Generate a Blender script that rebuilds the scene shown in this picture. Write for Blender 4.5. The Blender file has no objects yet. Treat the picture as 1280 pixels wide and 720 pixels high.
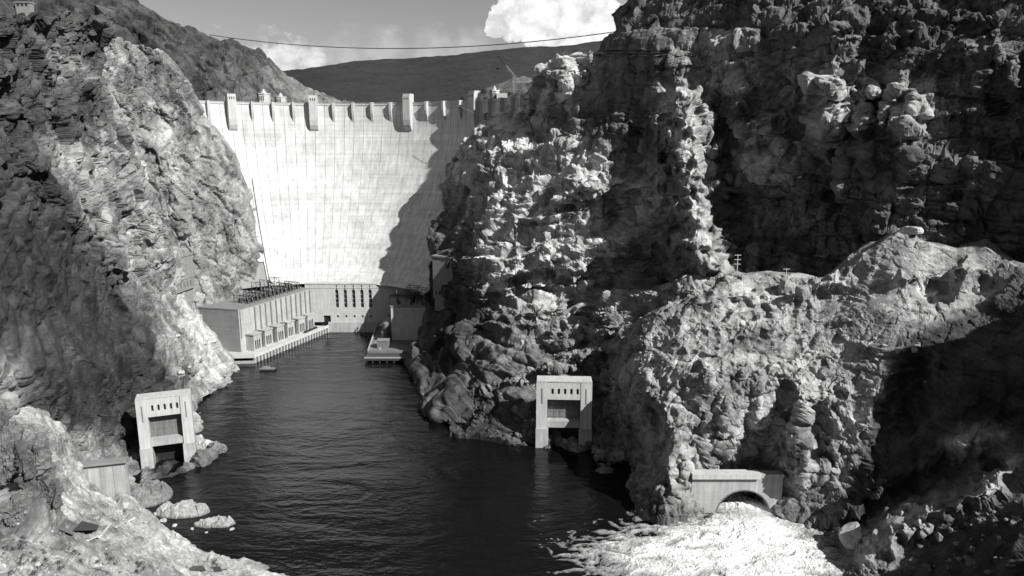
import bpy, math, random
import numpy as np
from mathutils import Vector
random.seed(7)
R = math.radians
S = bpy.context.scene
# ------------------------------------------------------------------ camera
F, H, HOR = 900.0, 140.0, 176.0
TH = math.atan((360 - HOR) / F)
cd = bpy.data.cameras.new('camera'); cam = bpy.data.objects.new('camera', cd)
S.collection.objects.link(cam); S.camera = cam
cam.location = (0, 0, H); cam.rotation_euler = (math.pi / 2 - TH, 0, 0)
cd.sensor_width = 36; cd.lens = 36 * F / 1280; cd.clip_start = .5; cd.clip_end = 20000
# ------------------------------------------------------------------ sun and sky
SUN = Vector((0.60, -0.47, 0.60)).normalized()
el = math.asin(SUN.z); az = math.atan2(SUN.x, SUN.y)
ld = bpy.data.lights.new('sun', 'SUN'); ld.energy = 5.0; ld.angle = R(.5); ld.color = (1, 1, .99)
lo = bpy.data.objects.new('sun', ld); S.collection.objects.link(lo)
lo.rotation_euler = SUN.to_track_quat('Z', 'Y').to_euler(); lo.location = (200, -160, 500)
W = bpy.data.worlds.new('World'); S.world = W; W.use_nodes = True
nt = W.node_tree; N = nt.nodes; L = nt.links; N.clear()
def nd(t, **k):
    n = N.new(t)
    for a, b in k.items(): setattr(n, a, b)
    return n
def mth(op, a, b=None, c=None, cl=False):
    n = N.new('ShaderNodeMath'); n.operation = op; n.use_clamp = cl
    for i, v in enumerate((a, b, c)):
        if v is None: continue
        if isinstance(v, (int, float)): n.inputs[i].default_value = v
        else: L.new(v, n.inputs[i])
    return n.outputs[0]
def smooth(v, a, b, lo_=0., hi=1.):
    n = N.new('ShaderNodeMapRange'); n.interpolation_type = 'SMOOTHSTEP'
    L.new(v, n.inputs[0]); n.inputs[1].default_value = a; n.inputs[2].default_value = b
    n.inputs[3].default_value = lo_; n.inputs[4].default_value = hi
    return n.outputs[0]
def pdir(px, py):
    x = (px - 640) / F; u = (360 - py) / F
    return Vector((x, math.cos(TH) + u * math.sin(TH), -math.sin(TH) + u * math.cos(TH)))
sky = nd('ShaderNodeTexSky', sky_type='NISHITA', sun_disc=False, sun_elevation=el, sun_rotation=az,
         altitude=300, air_density=1.0, dust_density=.6, ozone_density=1.0)
bw = nd('ShaderNodeRGBToBW'); L.new(sky.outputs[0], bw.inputs[0])
tc = nd('ShaderNodeTexCoord'); D = tc.outputs['Generated']
def cloud_noise(sc, det, rough, zs=1.6, dist=0.0):
    m = nd('ShaderNodeMapping'); m.inputs['Scale'].default_value = (sc, sc, sc * zs); L.new(D, m.inputs[0])
    n = nd('ShaderNodeTexNoise'); n.inputs['Scale'].default_value = 1; n.inputs['Detail'].default_value = det
    n.inputs['Roughness'].default_value = rough; n.inputs['Distortion'].default_value = dist
    L.new(m.outputs[0], n.inputs[0]); return n.outputs[0]
n1 = cloud_noise(34, 9, .6, 1.3)
def blobs(lst):
    acc = None
    for px, py, r in lst:
        v = pdir(px, py).normalized()
        n = nd('ShaderNodeVectorMath', operation='DISTANCE'); L.new(D, n.inputs[0]); n.inputs[1].default_value = v
        s = smooth(n.outputs['Value'], 0, r / F, 1, 0)
        acc = s if acc is None else mth('MAXIMUM', acc, s)
    return acc
big = blobs([(645, 22, 50), (690, 2, 66), (735, 14, 52), (672, 32, 48), (712, 34, 52), (748, 34, 40), (690, -30, 60), (622, 30, 28)])
cum = smooth(mth('ADD', big, mth('MULTIPLY', mth('SUBTRACT', n1, .5), 1.3)), .36, .44)
sm = blobs([(348, 70, 50), (322, 78, 40), (378, 70, 38)])
wisp = blobs([(430, 62, 60), (480, 58, 70), (540, 60, 70), (590, 55, 60), (770, 8, 50)])
thin = mth('MULTIPLY', smooth(mth('ADD', sm, mth('MULTIPLY', mth('SUBTRACT', n1, .5), 2.4)), .32, .95), .7)
wsp = mth('MULTIPLY', smooth(mth('ADD', wisp, mth('MULTIPLY', mth('SUBTRACT', n1, .5), 1.6)), .5, 1.2), .22)
gen = mth('MULTIPLY', smooth(cloud_noise(3.2, 7, .55, 2.2), .60, .74), .7)
# loose clouds elsewhere in the sky, away from the part in view
fd = nd('ShaderNodeVectorMath', operation='DISTANCE'); L.new(D, fd.inputs[0]); fd.inputs[1].default_value = pdir(560, 0).normalized()
gen = mth('MULTIPLY', gen, smooth(fd.outputs['Value'], .35, .8))
msk = mth('MAXIMUM', mth('MAXIMUM', cum, thin), mth('MAXIMUM', wsp, gen))
shade = smooth(cloud_noise(30, 8, .62, 1.2, .3), .32, .62, 8.5, 14.0)
mx = nd('ShaderNodeMix', data_type='FLOAT'); L.new(msk, mx.inputs[0])
L.new(mth('MULTIPLY', bw.outputs[0], 1.0), mx.inputs[2]); L.new(shade, mx.inputs[3])
bg = nd('ShaderNodeBackground'); bg.inputs[1].default_value = .06
L.new(mx.outputs[0], bg.inputs[0]); wo = nd('ShaderNodeOutputWorld'); L.new(bg.outputs[0], wo.inputs[0])
vs = S.view_settings; vs.view_transform = 'Standard'; vs.look = 'None'; vs.exposure = 0.35; vs.gamma = 1; vs.use_curve_mapping = False
S.cycles.max_bounces = 5; S.cycles.diffuse_bounces = 1; S.cycles.volume_bounces = 1

# ------------------------------------------------------------------ numpy helpers
f32 = np.float32
def P(px, py, Y):
    """point of the place seen at photo pixel (px,py) at forward distance Y"""
    px = np.asarray(px, float); py = np.asarray(py, float)
    x = (px - 640) / F; u = (360 - py) / F
    dy = math.cos(TH) + u * math.sin(TH); dz = -math.sin(TH) + u * math.cos(TH)
    t = Y / dy
    return np.stack([x * t, np.broadcast_to(Y, np.shape(x * t)) * 1.0, H + dz * t], -1)
def onz(px, py, z=0.0):
    u = (360 - py) / F
    dy = math.cos(TH) + u * math.sin(TH); dz = -math.sin(TH) + u * math.cos(TH)
    t = (z - H) / dz
    return Vector(((px - 640) / F * t, dy * t, z))
def pt(px, py, Y): return Vector([float(a) for a in P(px, py, Y)])
rng = np.random.RandomState(11)
PERM = np.concatenate([rng.permutation(256)] * 3).astype(np.int32)
GR = rng.normal(size=(256, 3)); GR = (GR / np.linalg.norm(GR, axis=1)[:, None]).astype(f32)
RND = rng.rand(256, 8).astype(f32)
def perlin(p):
    p = p.astype(f32); i = np.floor(p).astype(np.int32); f = p - i; i &= 255
    w = f * f * f * (f * (f * 6 - 15) + 10); out = 0
    for a in (0, 1):
        for b in (0, 1):
            for c in (0, 1):
                h = PERM[PERM[PERM[i[:, 0] + a] + i[:, 1] + b] + i[:, 2] + c]
                g = GR[h]
                d = g[:, 0] * (f[:, 0] - a) + g[:, 1] * (f[:, 1] - b) + g[:, 2] * (f[:, 2] - c)
                wt = (w[:, 0] if a else 1 - w[:, 0]) * (w[:, 1] if b else 1 - w[:, 1]) * (w[:, 2] if c else 1 - w[:, 2])
                out = out + wt * d
    return out * 1.5
def fbm(p, o=4, g=.5, ridge=False):
    s = 0; a = 1; t = 0
    for k in range(o):
        n = perlin(p * (2.03 ** k) + 17.3 * k)
        if ridge: n = 1 - 2.2 * np.abs(n)
        s = s + a * n; t += a; a *= g
    return s / t
def facets(p, tilt=.55, crack=.45, soft=.18):
    """broken rock: every cell is a tilted plane of its own, neighbours meet in a short steep step"""
    p = p.astype(f32); i = np.floor(p).astype(np.int32)
    d1 = np.full(len(p), 9, f32); d2 = d1.copy(); v1 = np.zeros(len(p), f32); v2 = v1.copy(); h1 = np.zeros(len(p), np.int32)
    for a in (-1, 0, 1):
        for b in (-1, 0, 1):
            for c in (-1, 0, 1):
                ii = i + np.array((a, b, c), np.int32); m = ii & 255
                h = PERM[PERM[PERM[m[:, 0]] + m[:, 1]] + m[:, 2]]
                e = p - (ii + RND[h, :3] * .9); d = (e * e).sum(1)
                v = (RND[h, 3] - .5) * .7 + tilt * 2 * (e * GR[(h * 7 + 3) & 255]).sum(1)
                nw = d < d1; n2 = (~nw) & (d < d2)
                v2 = np.where(nw, v1, np.where(n2, v, v2)); d2 = np.where(nw, d1, np.where(n2, d, d2))
                v1 = np.where(nw, v, v1); h1 = np.where(nw, h, h1); d1 = np.where(nw, d, d1)
    edge = (np.sqrt(d2) - np.sqrt(d1)) / soft
    w = .5 * np.clip(1 - edge, 0, 1)
    v = v1 * (1 - w) + v2 * w - crack * np.exp(-(edge / .3) ** 2) * .6
    return v, RND[h1, 4]
def blocks(p, size, rx=.25, rz=.5, flat=.6, tilt=.5, crack=.25):
    """jointed rock: courses of tilted rectangular blocks, each set in or out of the face on its own"""
    cx_, sx_, cz_, sz_ = math.cos(rx), math.sin(rx), math.cos(rz), math.sin(rz)
    x = p[:, 0] * cz_ + p[:, 1] * sz_; y = -p[:, 0] * sz_ + p[:, 1] * cz_; z = p[:, 2] * cx_ + x * sx_; x = x * cx_ - p[:, 2] * sx_
    z = z / (size * flat); kz = np.floor(z).astype(np.int32); h = RND[PERM[kz & 255]]
    hz = h[:, 0]; x = x / size / (.7 + .8 * h[:, 2]) + hz * 7; y = y / size / (.7 + .8 * h[:, 3]) + h[:, 1] * 7
    kx = np.floor(x).astype(np.int32); ky = np.floor(y).astype(np.int32)
    hh = PERM[PERM[PERM[kx & 255] + (ky & 255)] + (kz & 255)]
    fx, fy, fz = x - kx, y - ky, z - kz; r = RND[hh]
    e = np.minimum(np.minimum(np.minimum(fx, 1 - fx), np.minimum(fy, 1 - fy)), np.minimum(fz, 1 - fz))
    v = (r[:, 0] - .5) + tilt * 2 * ((r[:, 1] - .5) * (fx - .5) + (r[:, 2] - .5) * (fy - .5) + (r[:, 3] - .35) * (fz - .5)) - crack * np.clip(1 - e / .07, 0, 1)
    return v, r[:, 5]
def tps(pts, X, Y, reg=1e-4):
    pts = np.array(pts, float); c = pts[:, :2] / 500; v = pts[:, 2]; n = len(c)
    def U(r2): return r2 * np.log(r2 + 1e-9)
    K = U(((c[:, None] - c[None]) ** 2).sum(-1)) + reg * np.eye(n)
    Q = np.c_[np.ones(n), c]; A = np.zeros((n + 3, n + 3)); A[:n, :n] = K; A[:n, n:] = Q; A[n:, :n] = Q.T
    w = np.linalg.solve(A, np.r_[v, 0, 0, 0])
    x = X / 500; y = Y / 500; out = w[n] + w[n + 1] * x + w[n + 2] * y
    for k in range(n): out = out + w[k] * U((x - c[k, 0]) ** 2 + (y - c[k, 1]) ** 2)
    return out
def pdist(line, X, Y, signed=False):
    best = np.full(X.shape, 1e9); tt = np.zeros(X.shape); sd = np.zeros(X.shape)
    l = line; tot = sum(math.dist(l[i], l[i + 1]) for i in range(len(l) - 1)); acc = 0
    for (x0, y0), (x1, y1) in zip(l[:-1], l[1:]):
        dx, dy = x1 - x0, y1 - y0; q = dx * dx + dy * dy
        t = np.clip(((X - x0) * dx + (Y - y0) * dy) / q, 0, 1)
        ex = X - x0 - t * dx; ey = Y - y0 - t * dy
        d = np.hypot(ex, ey); m = d < best
        best = np.where(m, d, best); tt = np.where(m, (acc + t * math.sqrt(q)) / tot, tt)
        sd = np.where(m, np.sign(ex * (-dy) + ey * dx), sd)
        acc += math.sqrt(q)
    return (best, tt, sd) if signed else (best, tt)
def inpoly(poly, X, Y):
    c = np.zeros(X.shape, bool); n = len(poly)
    for i in range(n):
        x0, y0 = poly[i]; x1, y1 = poly[(i + 1) % n]
        c ^= ((y0 > Y) != (y1 > Y)) & (X < (x1 - x0) * (Y - y0) / (y1 - y0 + 1e-9) + x0)
    return c

# ------------------------------------------------------------------ materials (all neutral: the place is seen in black and white)
def mat(name, col, rough=.85, noise=None, bump=0.0, streak=None, spec=.3, attr=False, metal=0.0, cscale=1.0):
    m = bpy.data.materials.new(name); m.use_nodes = True; t = m.node_tree; n = t.nodes; l = t.links
    b = n['Principled BSDF']; b.inputs['Roughness'].default_value = rough; b.inputs['Metallic'].default_value = metal
    b.inputs['Specular IOR Level'].default_value = spec
    tcn = n.new('ShaderNodeTexCoord')
    def noise_(sc, det=6, ro=.6, mp=(1, 1, 1)):
        mm = n.new('ShaderNodeMapping'); mm.inputs['Scale'].default_value = [sc * a for a in mp]
        l.new(tcn.outputs['Object'], mm.inputs[0])
        x = n.new('ShaderNodeTexNoise'); x.inputs['Scale'].default_value = 1; x.inputs['Detail'].default_value = det
        x.inputs['Roughness'].default_value = ro; l.new(mm.outputs[0], x.inputs[0]); return x.outputs[0]
    def mr(v, a, b_, c, d):
        x = n.new('ShaderNodeMapRange'); l.new(v, x.inputs[0])
        for i, q in enumerate((a, b_, c, d)): x.inputs[i + 1].default_value = q
        return x.outputs[0]
    def mul(a, b_):
        x = n.new('ShaderNodeMath'); x.operation = 'MULTIPLY'
        for i, q in enumerate((a, b_)):
            if isinstance(q, (int, float)): x.inputs[i].default_value = q
            else: l.new(q, x.inputs[i])
        return x.outputs[0]
    if attr:
        a = n.new('ShaderNodeAttribute'); a.attribute_name = 'tone'; v = a.outputs['Fac']
        v = mul(v, mr(noise_(.9, 8, .7), .3, .7, .62, 1.38)); v = mul(v, mr(noise_(.12, 5, .6), .3, .7, .8, 1.2))
    else: v = mul(col, 1.0)
    if noise:
        for sc, amp, mp in noise: v = mul(v, mr(noise_(sc, 6, .62, mp), .3, .7, 1 - amp, 1 + amp))
    l.new(v, b.inputs['Base Color'])
    if bump:
        bn = n.new('ShaderNodeBump'); bn.inputs['Strength'].default_value = 1; bn.inputs['Distance'].default_value = bump
        l.new(noise_(2.2 * cscale, 10, .72), bn.inputs['Height']); l.new(bn.outputs[0], b.inputs['Normal'])
    return m
ISO = (1, 1, 1)
M = dict(
    rock=mat('rock', .2, .95, bump=.55, attr=True, spec=.15),
    dam=mat('dam_concrete', .56, .8, [(.05, .16, (1, 1, 1)), (.3, .22, (1, 1, .03)), (1.1, .07, (1, 1, .05)), (.55, .15, (.02, .02, 1)), (2.0, .06, ISO)], .02),
    conc=mat('pale_concrete', .40, .85, [(.12, .16, ISO), (.7, .22, (1, 1, .08)), (.5, .07, (.06, .06, 1)), (3, .08, ISO)], .03),
    wing=mat('board_marked_concrete', .25, .88, [(.1, .14, ISO), (.5, .12, (.05, .05, 1.6)), (1.2, .10, (1, 1, .05)), (3, .08, ISO)], .03),
    white=mat('white_concrete', .50, .8, [(.2, .12, ISO), (.9, .16, (1, 1, .07)), (4, .08, ISO)], .02),
    dark=mat('dark_opening', .02, .6), glass=mat('window_glass', .03, .2, spec=.5),
    gate=mat('steel_gate', .17, .6, [(1.0, .25, (1, 1, .1)), (3, .15, ISO)], .02),
    steel=mat('weathered_steel', .06, .6, [(2, .2, ISO)]), steel_l=mat('galvanised_steel', .35, .5, [(2, .2, ISO)]),
    wood=mat('bleached_timber', .55, .8, [(3, .2, ISO)]), tar=mat('tarpaper_roof', .07, .8, [(2, .25, ISO)]),
    roof=mat('roof_concrete', .22, .9, [(.3, .15, ISO), (2, .1, ISO)], .02),
    hill=mat('far_hill', .028, .95, [(.01, .25, ISO), (.05, .25, ISO), (.3, .2, ISO)], 1.0, cscale=.04),
    leaf=mat('scrub', .05, .9, [(2, .3, ISO)]), paint=mat('car_paint', .03, .3, spec=.5), tyre=mat('rubber', .02, .8),
    foam=mat('foam', .8, .9, [(.5, .06, ISO)], .2, attr=True), flag=mat('white_cloth', .8, .8))
# ------------------------------------------------------------------ object helpers
C = S.collection
def root_loc(o):
    while o.parent: o = o.parent
    return Vector(o.location)
def tag(o, label=None, cat=None, group=None, kind=None):
    if label: o['label'] = label
    if cat: o['category'] = cat
    if group: o['group'] = group
    if kind: o['kind'] = kind
    return o
def thing(name, label, cat, loc=(0, 0, 0), group=None):
    o = bpy.data.objects.new(name, None); o.empty_display_size = 1; C.objects.link(o); o.location = loc
    return tag(o, label, cat, group)
def mesh(name, V, Fc, m, parent=None, smooth_=False):
    me = bpy.data.meshes.new(name)
    off = root_loc(parent) if parent else Vector((0, 0, 0))
    me.from_pydata([tuple(Vector(v) - off) for v in V], [], Fc); me.materials.append(m); me.validate()
    if smooth_: me.polygons.foreach_set('use_smooth', [True] * len(me.polygons))
    o = bpy.data.objects.new(name, me); C.objects.link(o)
    if parent: o.parent = parent
    return o
class MB:
    def __init__(s): s.V = []; s.F = []
    def hexa(s, c):
        b = len(s.V); s.V += [tuple(x) for x in c]
        for f in ((0, 3, 2, 1), (4, 5, 6, 7), (0, 1, 5, 4), (1, 2, 6, 5), (2, 3, 7, 6), (3, 0, 4, 7)): s.F.append(tuple(b + i for i in f))
    def box(s, x0, x1, y0, y1, z0, z1, tp=0.0):
        t = tp
        s.hexa([(x0, y0, z0), (x1, y0, z0), (x1, y1, z0), (x0, y1, z0), (x0 + t, y0 + t, z1), (x1 - t, y0 + t, z1), (x1 - t, y1 - t, z1), (x0 + t, y1 - t, z1)])
    def bar(s, a, b, w, h=None):
        a = Vector(a); b = Vector(b); d = (b - a).normalized(); up = Vector((0, 0, 1)) if abs(d.z) < .9 else Vector((1, 0, 0))
        x = d.cross(up).normalized() * w / 2; y = d.cross(x).normalized() * (h or w) / 2
        s.hexa([a - x - y, a + x - y, a + x + y, a - x + y, b - x - y, b + x - y, b + x + y, b - x + y])
    def tube(s, a, b, r0, r1=None, n=10):
        a = Vector(a); b = Vector(b); r1 = r0 if r1 is None else r1; d = (b - a).normalized()
        up = Vector((0, 0, 1)) if abs(d.z) < .9 else Vector((1, 0, 0)); x = d.cross(up).normalized(); y = d.cross(x)
        k = len(s.V)
        for c, r in ((a, r0), (b, r1)):
            for i in range(n):
                q = 2 * math.pi * i / n; s.V.append(tuple(c + x * r * math.cos(q) + y * r * math.sin(q)))
        for i in range(n): s.F.append((k + i, k + (i + 1) % n, k + n + (i + 1) % n, k + n + i))
        s.F.append(tuple(k + i for i in range(n))); s.F.append(tuple(k + n + i for i in reversed(range(n))))
    def build(s, name, m, parent=None): return mesh(name, s.V, s.F, m, parent)
class Fr:
    """a wall frame: u runs along the wall, z up, d out of the wall"""
    def __init__(s, a, b):
        s.o = Vector((a[0], a[1], 0)); d = Vector((b[0] - a[0], b[1] - a[1], 0)); s.len = d.length
        s.u = d.normalized(); s.n = Vector((s.u.y, -s.u.x, 0))
    def p(s, u, z, d): return s.o + s.u * u + s.n * d + Vector((0, 0, z))
    def box(s, mb, u0, u1, z0, z1, d0, d1):
        mb.hexa([s.p(u0, z0, d1), s.p(u1, z0, d1), s.p(u1, z0, d0), s.p(u0, z0, d0), s.p(u0, z1, d1), s.p(u1, z1, d1), s.p(u1, z1, d0), s.p(u0, z1, d0)])
    def wall(s, mb, u0, u1, z0, z1, d0, d1, holes):
        us = sorted({u0, u1, *[h[0] for h in holes], *[h[1] for h in holes]}); 
        for a, b in zip(us[:-1], us[1:]):
            hs = sorted([h for h in holes if h[0] <= a + 1e-6 and h[1] >= b - 1e-6], key=lambda h: h[2]); z = z0
            for h in hs:
                if h[2] > z: s.box(mb, a, b, z, h[2], d0, d1)
                z = h[3]
            if z < z1: s.box(mb, a, b, z, z1, d0, d1)
def copy_tree(o, parent=None):
    c = o.copy(); C.objects.link(c); c.parent = parent
    for ch in list(o.children): copy_tree(ch, c)
    return c

# ------------------------------------------------------------------ canyon walls
def grid_obj(name, Pn, tone, m=None, kind='structure', label=None):
    nu, nv = Pn.shape[:2]; me = bpy.data.meshes.new(name)
    idx = np.arange(nu * nv, dtype=np.int32).reshape(nu, nv)
    q = np.stack([idx[:-1, :-1], idx[1:, :-1], idx[1:, 1:], idx[:-1, 1:]], -1).reshape(-1)
    me.vertices.add(nu * nv); me.vertices.foreach_set('co', Pn.astype(f32).reshape(-1))
    nf = len(q) // 4; me.loops.add(nf * 4); me.loops.foreach_set('vertex_index', q)
    me.polygons.add(nf); me.polygons.foreach_set('loop_start', np.arange(nf, dtype=np.int32) * 4)
    me.update(calc_edges=True)
    a = me.attributes.new('tone', 'FLOAT', 'POINT'); a.data.foreach_set('value', tone.astype(f32).reshape(-1))
    me.polygons.foreach_set('use_smooth', np.zeros(nf, bool))
    me.materials.append(m or M['rock'])
    o = bpy.data.objects.new(name, me); C.objects.link(o); o['kind'] = kind
    if label: o['label'] = label
    return o
def rockify(p, Nn, rug, style, seed=0, hs=.5, far=1.0, dip=0.0):
    at = lambda wl: np.clip((wl / hs - 2) / 4, 0, 1)
    """p,Nn: (n,3); rug 0..1; style: (vertical stretch, strata)"""
    vs_, strata = style
    q = p + seed * 31.7
    wv = np.stack([perlin(q / 23 + 5), perlin(q / 23 + 50), perlin(q / 23 + 90)], -1) * 3.5
    wv = wv + np.stack([perlin(q / 5 + 5), perlin(q / 5 + 50), perlin(q / 5 + 90)], -1) * .8
    qa = (q + wv) * np.array([1, 1, vs_])
    if dip:
        cd_, sd_ = math.cos(dip), math.sin(dip); q1 = q + wv; qa = np.stack([q1[:, 0] * cd_ - q1[:, 2] * sd_, q1[:, 1], (q1[:, 0] * sd_ + q1[:, 2] * cd_) * 1.0], -1); qa[:, 0] *= vs_
    big = fbm(qa / 50, 4, .55, True) * 4.5 * rug
    big = fbm(qa / 50, 4, .55, True) * 4.5 * rug
    f0, r0 = blocks(qa, 25, .2, .4, .9, .8); f1, r1 = blocks(qa + 3, 10.5, -.15, .9, .7, .8); f2, r2 = blocks(qa + 9, 4.3, .22, .2, .62, .8)
    f3, r3 = facets((q + wv * .4) * np.array([1, 1, .5 + .5 * vs_]) / 1.7 + 8, .8, .12)
    f4, r4 = blocks(q + wv * .5, 2.0, -.3, 1.2, .7, .8)
    mid = fbm(qa / 8 + 9, 4, .6, True) * 1.0 * rug
    d = big + mid * at(5) + (f0 * 5.5 + f1 * 3.3 * at(9.5) + f2 * 1.7 * at(4)) * rug + (f3 * .55 + f4 * .6) * (.13 + .87 * rug) * at(2.2)
    if np.any(strata > 0):
        zz = q[:, 2] + wv[:, 2] * .6 - .22 * q[:, 0] + 2.6 * perlin(q / 34); d = d * (1 - .4 * np.clip(strata, 0, 1))
        saw = lambda t: (t - np.floor(t))
        s_ = saw(zz / 17) ** 1.4 * 4.2 + saw(zz / 6.7) ** 1.5 * 2.6 + saw(zz / 2.6 + .3) ** 1.5 * 1.1
        s_ = s_ * (.6 + .8 * np.clip(perlin(q / 13 + 7) + .5, 0, 1)) - 3.4
        d = d + s_ * strata * at(4)
    d = d + fbm(q / 1.1, 2) * .35 * at(1.6)
    tn = .82 + .3 * r1 + .3 * (r2 - .5) + .3 * (r3 - .5) + .2 * (r4 - .5) + .8 * fbm(q / 28 + 2, 4, .6) + .5 * perlin(qa * [1, 1, .4] / 6)
    return (d - d.mean()) * far, np.clip(tn, .3, 2)
def coarse(a, k=2):
    n, m = a.shape; return a[np.ix_(np.linspace(0, n - 1, n // k + 2).astype(int), np.linspace(0, m - 1, m // k + 2).astype(int))]
def fine(a, shp):
    """bilinear, on the same index spacing as coarse()"""
    out = a
    for ax in (0, 1):
        n = shp[ax]; c = out.shape[ax]; pos = np.linspace(0, n - 1, c).astype(int)
        ix = np.interp(np.arange(n), pos, np.arange(c)); i0 = np.minimum(ix.astype(int), c - 2); f = ix - i0
        f = f[:, None] if ax == 0 else f[None]
        out = out.take(i0, axis=ax) * (1 - f) + out.take(i0 + 1, axis=ax) * f
    return out
def sheet(name, PX, PY, pts, strokes=(), rug=.9, rugs=(), tone=.2, tones=(), vst=1.0, strata=0.0, stratas=(), edge=(10, 14), back=(0, (0, 0)), topback=0, seed=0, down=True, amp=1.0, label=None, dip=0.0):
    """PX,PY index 0 = silhouette edge; the surface carries on round the back from there"""
    FX_, FY_ = PX, PY; PX, PY = coarse(PX), coarse(PY)
    Y = tps(pts, PX, PY)
    wx = np.stack([PX / 26, PY / 26, PX * 0 + seed], -1).reshape(-1, 3); WX = PX + (fbm(wx, 3, .6) * 17).reshape(PX.shape); WY = PY + (fbm(wx + 40, 3, .6) * 17).reshape(PX.shape)
    for line, w, a, *asy in strokes:
        d, t, sd = pdist(line, WX, WY, True)
        fl = np.stack([PX / 14 + w, PY / 22, PX * 0], -1).reshape(-1, 3); d = np.maximum(d + (perlin(fl) * .55 * w + perlin(fl * 3.1) * .25 * w).reshape(d.shape), 0)
        a = a * np.clip(.15 + 4 * np.minimum(t, 1 - t), 0, 1) ** .7; ww = w * (1 if not asy else np.where(sd * asy[0] > 0, asy[1], 1))
        Y = Y - a * (.45 * np.exp(-(d / ww) ** 2) + .55 * np.clip(1 - d / (1.7 * ww), 0, 1))
    Y = fine(Y, FX_.shape); PX, PY = FX_, FY_
    wE, rE = edge
    dE = np.hypot(PX - PX[:1], PY - PY[:1]); Y = Y + rE * np.clip(1 - dE / wE, 0, 1) ** 2
    G = P(PX, PY, Y)
    for ax in (0, 1):        # even out the spacing of the samples over the rock, so that faces seen at a slant stay as finely cut
        dd = np.diff(np.concatenate([G, np.stack([PX, PY], -1)], -1), axis=ax)
        dep = (G[..., 1].take(range(dd.shape[ax]), axis=ax)) / F
        wgt = np.linalg.norm(dd[..., :3], axis=-1) ** .65 * (np.hypot(dd[..., 3], dd[..., 4]) * dep + 1e-6) ** .35
        cu = np.concatenate([np.zeros_like(wgt.take([0], axis=ax)), np.cumsum(wgt, axis=ax)], ax); cu = cu / cu.take([-1], axis=ax)
        if ax: cu = cu.T
        n_ = cu.shape[0]; tq = np.linspace(0, 1, n_); st = np.concatenate([G, PX[..., None], PY[..., None]], -1)
        if ax: st = st.swapaxes(0, 1)
        new = np.empty_like(st)
        # one smoothed spacing for neighbouring lines keeps the mesh even
        for _ in range(8): cu[:, 1:-1] = (cu[:, :-2] + 2 * cu[:, 1:-1] + cu[:, 2:]) / 4
        for j in range(cu.shape[1]):
            ix = np.interp(tq, cu[:, j], np.arange(n_)); i0 = np.minimum(ix.astype(int), n_ - 2); fr = (ix - i0)[:, None]
            new[:, j] = st[i0, j] * (1 - fr) + st[i0 + 1, j] * fr
        if ax: new = new.swapaxes(0, 1)
        G = new[..., :3]; PX = new[..., 3]; PY = new[..., 4]
    def field(base, lst):
        X3, Y3 = coarse(PX, 4), coarse(PY, 4); v = np.full(X3.shape, float(base))
        for poly, val, soft in lst:
            if len(poly[0]) == 3:   # blobs x,y,r
                w = 0
                for x, y, r in poly: w = np.maximum(w, np.exp(-(((X3 - x) ** 2 + (Y3 - y) ** 2) / r ** 2) ** 2))
            elif soft < 0: w = np.exp(-(pdist(poly, X3, Y3)[0] / -soft) ** 2)
            else:
                ins = inpoly(poly, X3, Y3); dd = pdist(list(poly) + [poly[0]], X3, Y3)[0]
                w = np.clip(.5 + np.where(ins, dd, -dd) / (2 * soft + 1e-6), 0, 1)
            v = v + (val - v) * w
        return fine(v, PX.shape)
    RG = field(rug, rugs); TN = field(tone, tones); ST = field(strata, stratas)
    nb, (bx, bz) = back
    if nb:
        r = G[0, :, :2] / np.linalg.norm(G[0, :, :2], axis=1)[:, None]
        side = np.stack([r[:, 1], -r[:, 0]], -1) * bx
        ex = []
        for k in range(nb, 0, -1):
            s_ = k * 1.6 + .12 * k * k; e = G[0].copy(); e[:, :2] += (r + side) * s_; e[:, 2] += bz * s_; ex.append(e)
        G = np.concatenate([np.array(ex), G]); RG, TN, ST = [np.concatenate([np.repeat(a[:1], nb, 0), a]) for a in (RG, TN, ST)]
    if topback:
        r = G[:, 0, :2] / np.linalg.norm(G[:, 0, :2], axis=1)[:, None]; ex = []
        for k in range(topback, 0, -1):
            s_ = k * 1.6 + .12 * k * k; e = G[:, 0].copy(); e[:, :2] += r * s_; e[:, 2] -= .25 * s_; ex.append(e)
        G = np.concatenate([np.stack(ex, 1), G], 1); RG, TN, ST = [np.concatenate([np.repeat(a[:, :1], topback, 1), a], 1) for a in (RG, TN, ST)]
    gu = np.gradient(G, axis=0); gv = np.gradient(G, axis=1); hs = np.maximum(np.linalg.norm(gu, axis=-1), np.linalg.norm(gv, axis=-1)).reshape(-1); n = np.cross(gu, gv); n /= np.linalg.norm(n, axis=-1)[..., None] + 1e-9
    for _ in range(6):
        n[1:-1] = (n[:-2] + n[1:-1] + n[2:]) / 3; n[:, 1:-1] = (n[:, :-2] + n[:, 1:-1] + n[:, 2:]) / 3
    n /= np.linalg.norm(n, axis=-1)[..., None] + 1e-9
    vw = G - np.array([0, 0, H]); sg = np.sign((n * vw).sum(-1).mean()); n = -n * sg
    sh = G.shape[:2]; d, tn = rockify(G.reshape(-1, 3), n, RG.reshape(-1), (vst, ST.reshape(-1)), seed, hs, 1.0, dip)
    d = d.reshape(sh); ds = d.copy(); hg = np.clip((hs.reshape(sh) / (G[..., 1] / F * 1.2) - 1.25) / 1.0, 0, 1) * np.clip((hs.reshape(sh) - .38) / .3, 0, 1)
    for _ in range(2):
        ds[1:-1] = (ds[:-2] + 2 * ds[1:-1] + ds[2:]) / 4; ds[:, 1:-1] = (ds[:, :-2] + 2 * ds[:, 1:-1] + ds[:, 2:]) / 4
    G = G + n * ((d + (ds - d) * hg) * amp)[..., None]
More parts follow.
